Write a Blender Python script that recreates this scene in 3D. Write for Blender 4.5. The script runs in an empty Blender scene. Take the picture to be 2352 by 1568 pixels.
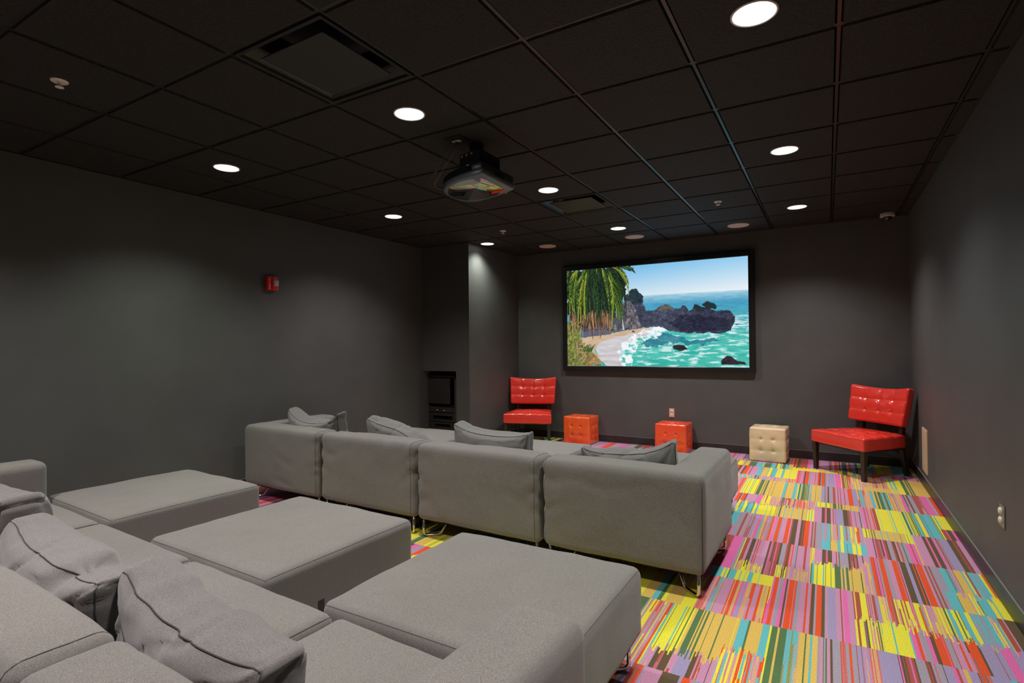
import bpy, bmesh, math, random, json
import numpy as np
from mathutils import Vector, Matrix, noise, Quaternion
C = bpy.context.scene.collection
S = bpy.context.scene
PI = math.pi
random.seed(7)

# ------------------------------------------------------------------ camera
CAM = (2.98666, -1.49355, 1.35096)
YAW, PITCH, ROLL, FPX = 0.529534, 0.00807294, -0.00974694, 1236.697
f_ = Vector((-math.sin(YAW)*math.cos(PITCH), math.cos(YAW)*math.cos(PITCH), math.sin(PITCH)))
r0 = Vector((math.cos(YAW), math.sin(YAW), 0)); u0 = r0.cross(f_)
r_ = r0*math.cos(ROLL) + u0*math.sin(ROLL); u_ = r_.cross(f_)
cam = bpy.data.cameras.new('camera'); co = bpy.data.objects.new('camera', cam); C.objects.link(co)
cam.sensor_width = 36; cam.lens = 36*FPX/2352; cam.clip_start = 0.05
M = Matrix((r_, u_, -f_)).transposed().to_4x4(); M.translation = Vector(CAM); co.matrix_world = M
S.camera = co
# ------------------------------------------------------------------ world, exposure
w = bpy.data.worlds.new('world'); S.world = w; w.use_nodes = True
w.node_tree.nodes['Background'].inputs[0].default_value = (0.75, 0.8, 0.85, 1)
w.node_tree.nodes['Background'].inputs[1].default_value = 0.0
S.view_settings.view_transform = 'Standard'; S.view_settings.look = 'None'
S.view_settings.exposure = EXPO = 0.0; S.view_settings.gamma = 1; S.view_settings.use_curve_mapping = False
S.cycles.max_bounces = 8; S.cycles.diffuse_bounces = 5; S.cycles.glossy_bounces = 4
S.cycles.sample_clamp_indirect = 4; S.cycles.use_denoising = True
H = 2.715; XL, XR, YF, YB = -1.855, 3.753, 5.6425, -3.70
BX, BY = -1.072, 4.328     # corner box
G = 0.6096
# downlights: (x, y, power, colour)
SPOT_W = 150.0; SPOT_ANG = 129; SPOT_BLEND = 0.95
TINT = {'g': (0.92, 1.0, 0.88), 'p': (1.0, 0.93, 0.92), 'n': (1, 0.985, 0.96)}

# ------------------------------------------------------------------ helpers
def srgb(r, g, b):
    f = lambda c: ((c/255+0.055)/1.055)**2.4 if c/255 > 0.04045 else c/255/12.92
    return (f(r), f(g), f(b), 1)
def link(name, me, parent=None, smooth=False):
    o = bpy.data.objects.new(name, me); C.objects.link(o)
    if parent is not None: o.parent = parent
    if smooth:
        me.polygons.foreach_set('use_smooth', [True]*len(me.polygons))
    return o
def obj(name, bm, m, parent=None, smooth=False, auto=None):
    me = bpy.data.meshes.new(name)
    bmesh.ops.recalc_face_normals(bm, faces=bm.faces[:])
    bm.to_mesh(me); bm.free()
    me.materials.append(m)
    o = link(name, me, parent, smooth)
    if smooth and auto:
        me.set_sharp_from_angle(angle=math.radians(auto))
    return o
def tag(o, label, cat, group=None):
    o['label'] = label; o['category'] = cat
    if group: o['group'] = group
    return o
def thing(name, label, cat, loc=(0, 0, 0), rotz=0, group=None):
    o = bpy.data.objects.new(name, None); C.objects.link(o)
    o.empty_display_size = 0.1
    o.location = loc; o.rotation_euler = (0, 0, rotz)
    return tag(o, label, cat, group)
def struct(name, bm, m, parent=None, smooth=False):
    o = obj(name, bm, m, parent, smooth)
    if parent is None: o['kind'] = 'structure'
    return o
def dup(root, loc, rotz, label, group=None):
    r = root.copy(); C.objects.link(r); r.location = loc; r.rotation_euler = (0, 0, rotz)
    r['label'] = label
    if group: r['group'] = group
    for ch in list(root.children):
        c = ch.copy(); C.objects.link(c); c.parent = r
        for g in ch.children:
            d = g.copy(); C.objects.link(d); d.parent = c
            if g.type == 'LIGHT': d.data = g.data.copy()
        if c.type == 'LIGHT': c.data = ch.data.copy()
    return r
def box(bm, x0, x1, y0, y1, z0, z1, bev=0, seg=2):
    g = bmesh.ops.create_cube(bm, size=1)['verts']
    for v in g:
        v.co = Vector(((x0+x1)/2+v.co.x*(x1-x0), (y0+y1)/2+v.co.y*(y1-y0), (z0+z1)/2+v.co.z*(z1-z0)))
    if bev:
        es = list({e for v in g for e in v.link_edges})
        bmesh.ops.bevel(bm, geom=es, offset=bev, segments=seg, profile=0.5, affect='EDGES')
def lathe(bm, prof, n=32, cx=0, cy=0):
    rings = []
    for r, z in prof:
        if r < 1e-5: rings.append([bm.verts.new((cx, cy, z))])
        else: rings.append([bm.verts.new((cx+r*math.cos(2*PI*i/n), cy+r*math.sin(2*PI*i/n), z)) for i in range(n)])
    for a, b in zip(rings, rings[1:]):
        for i in range(n):
            j = (i+1) % n
            if len(a) == 1 and len(b) == 1: continue
            if len(a) == 1: bm.faces.new((a[0], b[i], b[j]))
            elif len(b) == 1: bm.faces.new((a[i], a[j], b[0]))
            else: bm.faces.new((a[i], a[j], b[j], b[i]))
def tube(bm, pts, r, n=8, closed=False):
    pts = [Vector(p) for p in pts]; N = len(pts); rings = []
    prev = None
    for i, p in enumerate(pts):
        a = pts[i-1] if (i > 0 or closed) else p; b = pts[(i+1) % N] if (i < N-1 or closed) else p
        t = (b-a).normalized()
        if prev is None:
            n1 = t.orthogonal().normalized()
        else:
            n1 = (prev - t*prev.dot(t))
            n1 = n1.normalized() if n1.length > 1e-6 else t.orthogonal().normalized()
        prev = n1; n2 = t.cross(n1)
        rings.append([bm.verts.new(p+(n1*math.cos(2*PI*k/n)+n2*math.sin(2*PI*k/n))*r) for k in range(n)])
    m = N if closed else N-1
    for i in range(m):
        A, B = rings[i], rings[(i+1) % N]
        for k in range(n):
            bm.faces.new((A[k], A[(k+1) % n], B[(k+1) % n], B[k]))
    if not closed:
        bm.faces.new(rings[0]); bm.faces.new(rings[-1])
def smooth_path(pts, r=0.03, k=5):
    pts = [Vector(p) for p in pts]; out = [pts[0]]
    for a, b, c in zip(pts, pts[1:], pts[2:]):
        ra = min(r, (a-b).length*0.49, (c-b).length*0.49)
        p = b+(a-b).normalized()*ra; q = b+(c-b).normalized()*ra
        for i in range(k+1):
            t = i/k; out.append(p*(1-t)**2+b*2*t*(1-t)+q*t*t)
    out.append(pts[-1]); return out

def axis_pts(h, r, step):
    e = [-h+r*(1-math.cos(a*PI/2/4)) if False else -h+r*i/4 for i in range(5)]
    n = max(2, int(round(2*(h-r)/step)))
    mid = [-(h-r)+2*(h-r)*i/n for i in range(1, n)]
    return e+mid+[-x for x in reversed(e)]
def round_map(h, r):
    def f(p):
        q = Vector([max(-(h[i]-r), min(h[i]-r, p[i])) for i in range(3)])
        d = p-q
        # spread equally on the arc
        m = max(abs(d.x), abs(d.y), abs(d.z))
        if m < 1e-9: return q
        a = [math.tan(d[i]/m*PI/4)*1.0 for i in range(3)]
        v = Vector(a)
        return q+v.normalized()*min(r, m if m < r*0.999 and v.length < 1.0001 else r)
    return f
def rbox(bm, h, r, step=0.05, deform=None):
    """box of half sizes h with edge radius r, gridded, through deform(p, n)"""
    ax = [axis_pts(h[i], r, step) for i in range(3)]
    fm = round_map(h, r); cache = {}
    def V(x, y, z):
        k = (round(x, 5), round(y, 5), round(z, 5))
        if k not in cache:
            p = fm(Vector((x, y, z)))
            if deform: p = deform(p)
            cache[k] = bm.verts.new(p)
        return cache[k]
    for a in range(3):
        b, c = (a+1) % 3, (a+2) % 3
        for s in (-1, 1):
            for i in range(len(ax[b])-1):
                for j in range(len(ax[c])-1):
                    q = []
                    for di, dj in ((0, 0), (1, 0), (1, 1), (0, 1)):
                        p = [0, 0, 0]; p[a] = s*h[a]; p[b] = ax[b][i+di]; p[c] = ax[c][j+dj]
                        q.append(V(*p))
                    if s < 0: q.reverse()
                    try: bm.faces.new(q)
                    except ValueError: pass
    return fm
def nz(p, s, seed=0):
    return noise.noise(Vector((p[0]*s+seed*3.7, p[1]*s-seed*1.3, p[2]*s+seed*7.1)))

# ------------------------------------------------------------------ materials
def mat(name, col, rough=0.6, metal=0, spec=0.5, coat=0, coatr=0.1, sheen=0):
    m = bpy.data.materials.new(name); m.use_nodes = True
    b = m.node_tree.nodes['Principled BSDF']
    b.inputs['Base Color'].default_value = col; b.inputs['Roughness'].default_value = rough
    b.inputs['Metallic'].default_value = metal; b.inputs['Specular IOR Level'].default_value = spec
    b.inputs['Coat Weight'].default_value = coat; b.inputs['Coat Roughness'].default_value = coatr
    b.inputs['Sheen Weight'].default_value = sheen
    return m
def N(m, t, **kw):
    n = m.node_tree.nodes.new(t)
    for k, v in kw.items():
        if k in n.inputs: n.inputs[k].default_value = v
        else: setattr(n, k, v)
    return n
def L(m, a, ao, b, bi): m.node_tree.links.new(a.outputs[ao], b.inputs[bi])
def bsdf(m): return m.node_tree.nodes['Principled BSDF']
def add_noise(m, c1, c2, scale=20, detail=4, bump=0, bscale=None, dist=0.01, lo=0.35, hi=0.65, stretch=None):
    tc = N(m, 'ShaderNodeTexCoord'); src = tc; so = 'Object'
    if stretch:
        mp = N(m, 'ShaderNodeMapping'); mp.inputs['Scale'].default_value = stretch
        L(m, tc, 'Object', mp, 'Vector'); src, so = mp, 'Vector'
    n = N(m, 'ShaderNodeTexNoise', Scale=scale, Detail=detail); L(m, src, so, n, 'Vector')
    cr = N(m, 'ShaderNodeValToRGB'); cr.color_ramp.elements[0].color = c1; cr.color_ramp.elements[1].color = c2
    cr.color_ramp.elements[0].position = lo; cr.color_ramp.elements[1].position = hi
    L(m, n, 'Fac', cr, 'Fac'); L(m, cr, 'Color', bsdf(m), 'Base Color')
    if bump:
        n2 = N(m, 'ShaderNodeTexNoise', Scale=bscale or scale, Detail=3); L(m, src, so, n2, 'Vector')
        b = N(m, 'ShaderNodeBump', Strength=bump, Distance=dist); L(m, n2, 'Fac', b, 'Height'); L(m, b, 'Normal', bsdf(m), 'Normal')
    return m
def g3(v, t=(1, 1, 1)): return (v*t[0], v*t[1], v*t[2], 1)

MW = mat('wall_paint', g3(0.05), 0.55, spec=0.45)
add_noise(MW, g3(0.082, (1, .985, .965)), g3(0.092, (1, .985, .97)), 3, 3, 0.05, 260, 0.002)
MC = mat('ceiling_tile', g3(0.02), 0.75, spec=0.4)
add_noise(MC, g3(0.013, (1, .95, .92)), g3(0.028, (1, .95, .92)), 70, 3, 0.9, 90, 0.008)
MBAR = mat('ceiling_bar', g3(0.014), 0.30, spec=0.6)
MBLK = mat('matt_black', g3(0.008), 0.7, spec=0.3)
MSAT = mat('satin_black', g3(0.012), 0.35, spec=0.5)
MBASE = add_noise(mat('rubber_base', g3(0.02), 0.38, spec=0.5), g3(0.019, (1, .93, .88)), g3(0.03, (1, .93, .88)), 6, 2)
MPALE = mat('pale_edge', g3(0.22, (1, .95, .88)), 0.5)
def fabric(name, v, t, var=0.22):
    m = mat(name, g3(v, t), 0.92, spec=0.15, sheen=0.25)
    tc = N(m, 'ShaderNodeTexCoord')
    mp = N(m, 'ShaderNodeMapping'); mp.inputs['Scale'].default_value = (1, 1, 5)
    mp2 = N(m, 'ShaderNodeMapping'); mp2.inputs['Scale'].default_value = (1, 6, 1)
    L(m, tc, 'Object', mp, 'Vector'); L(m, tc, 'Object', mp2, 'Vector')
    a = N(m, 'ShaderNodeTexNoise', Scale=330, Detail=2); L(m, mp, 'Vector', a, 'Vector')
    b = N(m, 'ShaderNodeTexNoise', Scale=330, Detail=2); L(m, mp2, 'Vector', b, 'Vector')
    big = N(m, 'ShaderNodeTexNoise', Scale=2.5, Detail=3); L(m, tc, 'Object', big, 'Vector')
    ad = N(m, 'ShaderNodeMath', operation='ADD'); L(m, a, 'Fac', ad, 0); L(m, b, 'Fac', ad, 1)
    mr = N(m, 'ShaderNodeMapRange'); mr.inputs['From Min'].default_value = 0.7; mr.inputs['From Max'].default_value = 1.3
    mr.inputs['To Min'].default_value = 1-var*2.2; mr.inputs['To Max'].default_value = 1+var*2.2; L(m, ad, 'Value', mr, 'Value')
    mb = N(m, 'ShaderNodeMapRange'); mb.inputs['From Min'].default_value = 0.3; mb.inputs['From Max'].default_value = 0.7
    mb.inputs['To Min'].default_value = 0.95; mb.inputs['To Max'].default_value = 1.05; L(m, big, 'Fac', mb, 'Value')
    mu = N(m, 'ShaderNodeMath', operation='MULTIPLY'); L(m, mr, 'Result', mu, 0); L(m, mb, 'Result', mu, 1)
    vm = N(m, 'ShaderNodeVectorMath', operation='SCALE'); vm.inputs[0].default_value = (v*t[0], v*t[1], v*t[2])
    L(m, mu, 'Value', vm, 'Scale'); L(m, vm, 'Vector', bsdf(m), 'Base Color')
    bp = N(m, 'ShaderNodeBump', Strength=0.25, Distance=0.002); L(m, ad, 'Value', bp, 'Height'); L(m, bp, 'Normal', bsdf(m), 'Normal')
    return m
MFAB = fabric("grey_weave", 0.178, (1.0, 0.915, 0.84))
MFABP = fabric("grey_weave_pillow", 0.165, (1.0, 0.935, 0.90))
MSEAM = mat('seam_thread', g3(0.05), 0.9)
MSEAML = mat('seam_piping', g3(0.10, (1, .93, .86)), 0.9)
MDARKF = mat('dark_gap_fabric', g3(0.01), 0.95)
MCHR = mat('chrome', g3(0.75, (1, .96, .9)), 0.12, metal=1)
def leather(name, c, rough=0.3, v=0.9):
    m = mat(name, c, rough, spec=0.5, coat=0.8, coatr=0.12)
    tc = N(m, 'ShaderNodeTexCoord'); n = N(m, 'ShaderNodeTexNoise', Scale=260, Detail=3); L(m, tc, 'Object', n, 'Vector')
    n2 = N(m, 'ShaderNodeTexNoise', Scale=14, Detail=5, Distortion=1.2); L(m, tc, 'Object', n2, 'Vector')
    ad = N(m, 'ShaderNodeMath', operation='MULTIPLY_ADD'); ad.inputs[1].default_value = 0.12; L(m, n, 'Fac', ad, 0); L(m, n2, 'Fac', ad, 2)
    bp = N(m, 'ShaderNodeBump', Strength=0.22, Distance=0.003); L(m, ad, 'Value', bp, 'Height'); L(m, bp, 'Normal', bsdf(m), 'Normal')
    return m
MRED = leather('red_leather', (0.80, 0.040, 0.024, 1))
MORG = leather('orange_red_leather', (0.92, 0.115, 0.018, 1), 0.3)
MORG2 = leather('scarlet_leather', (0.90, 0.075, 0.02, 1), 0.3)
MCRM = leather('cream_leather', srgb(238, 210, 172), 0.4)
MWOOD = add_noise(mat('espresso_wood', g3(0.02), 0.35, spec=0.5), (0.014, 0.009, 0.007, 1), (0.03, 0.018, 0.014, 1), 8, 4, stretch=(6, 6, 1))
MWHT = mat('white_plastic', srgb(238, 230, 222), 0.4)
MPINK = mat('pinkish_plate', srgb(214, 178, 160), 0.4)
MCREAMP = mat('cream_plate', srgb(205, 180, 150), 0.45)
MSTEEL = mat('brushed_steel', g3(0.32, (1, .95, .9)), 0.4, metal=0.8)
MGRILL = add_noise(mat('speaker_grille', g3(0.3), 0.6), srgb(205, 178, 166), srgb(225, 200, 188), 900, 1)
MALRM = mat('alarm_red', (0.72, 0.02, 0.02, 1), 0.35)
MGLS = mat('clear_lens', g3(0.75), 0.15, spec=0.8); bsdf(MGLS).inputs['Transmission Weight'].default_value = 0.4
def emis(name, col, s):
    m = mat(name, (0, 0, 0, 1), 0.5); b = bsdf(m)
    b.inputs['Emission Color'].default_value = col; b.inputs['Emission Strength'].default_value = s
    return m
MLED = emis('lamp_diffuser', (1, 0.99, 0.96, 1), 5)
MBLUE = emis('blue_led', (0.02, 0.2, 1, 1), 3)
MTINY = emis('white_led', (1, 1, 1, 1), 0.5)

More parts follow.
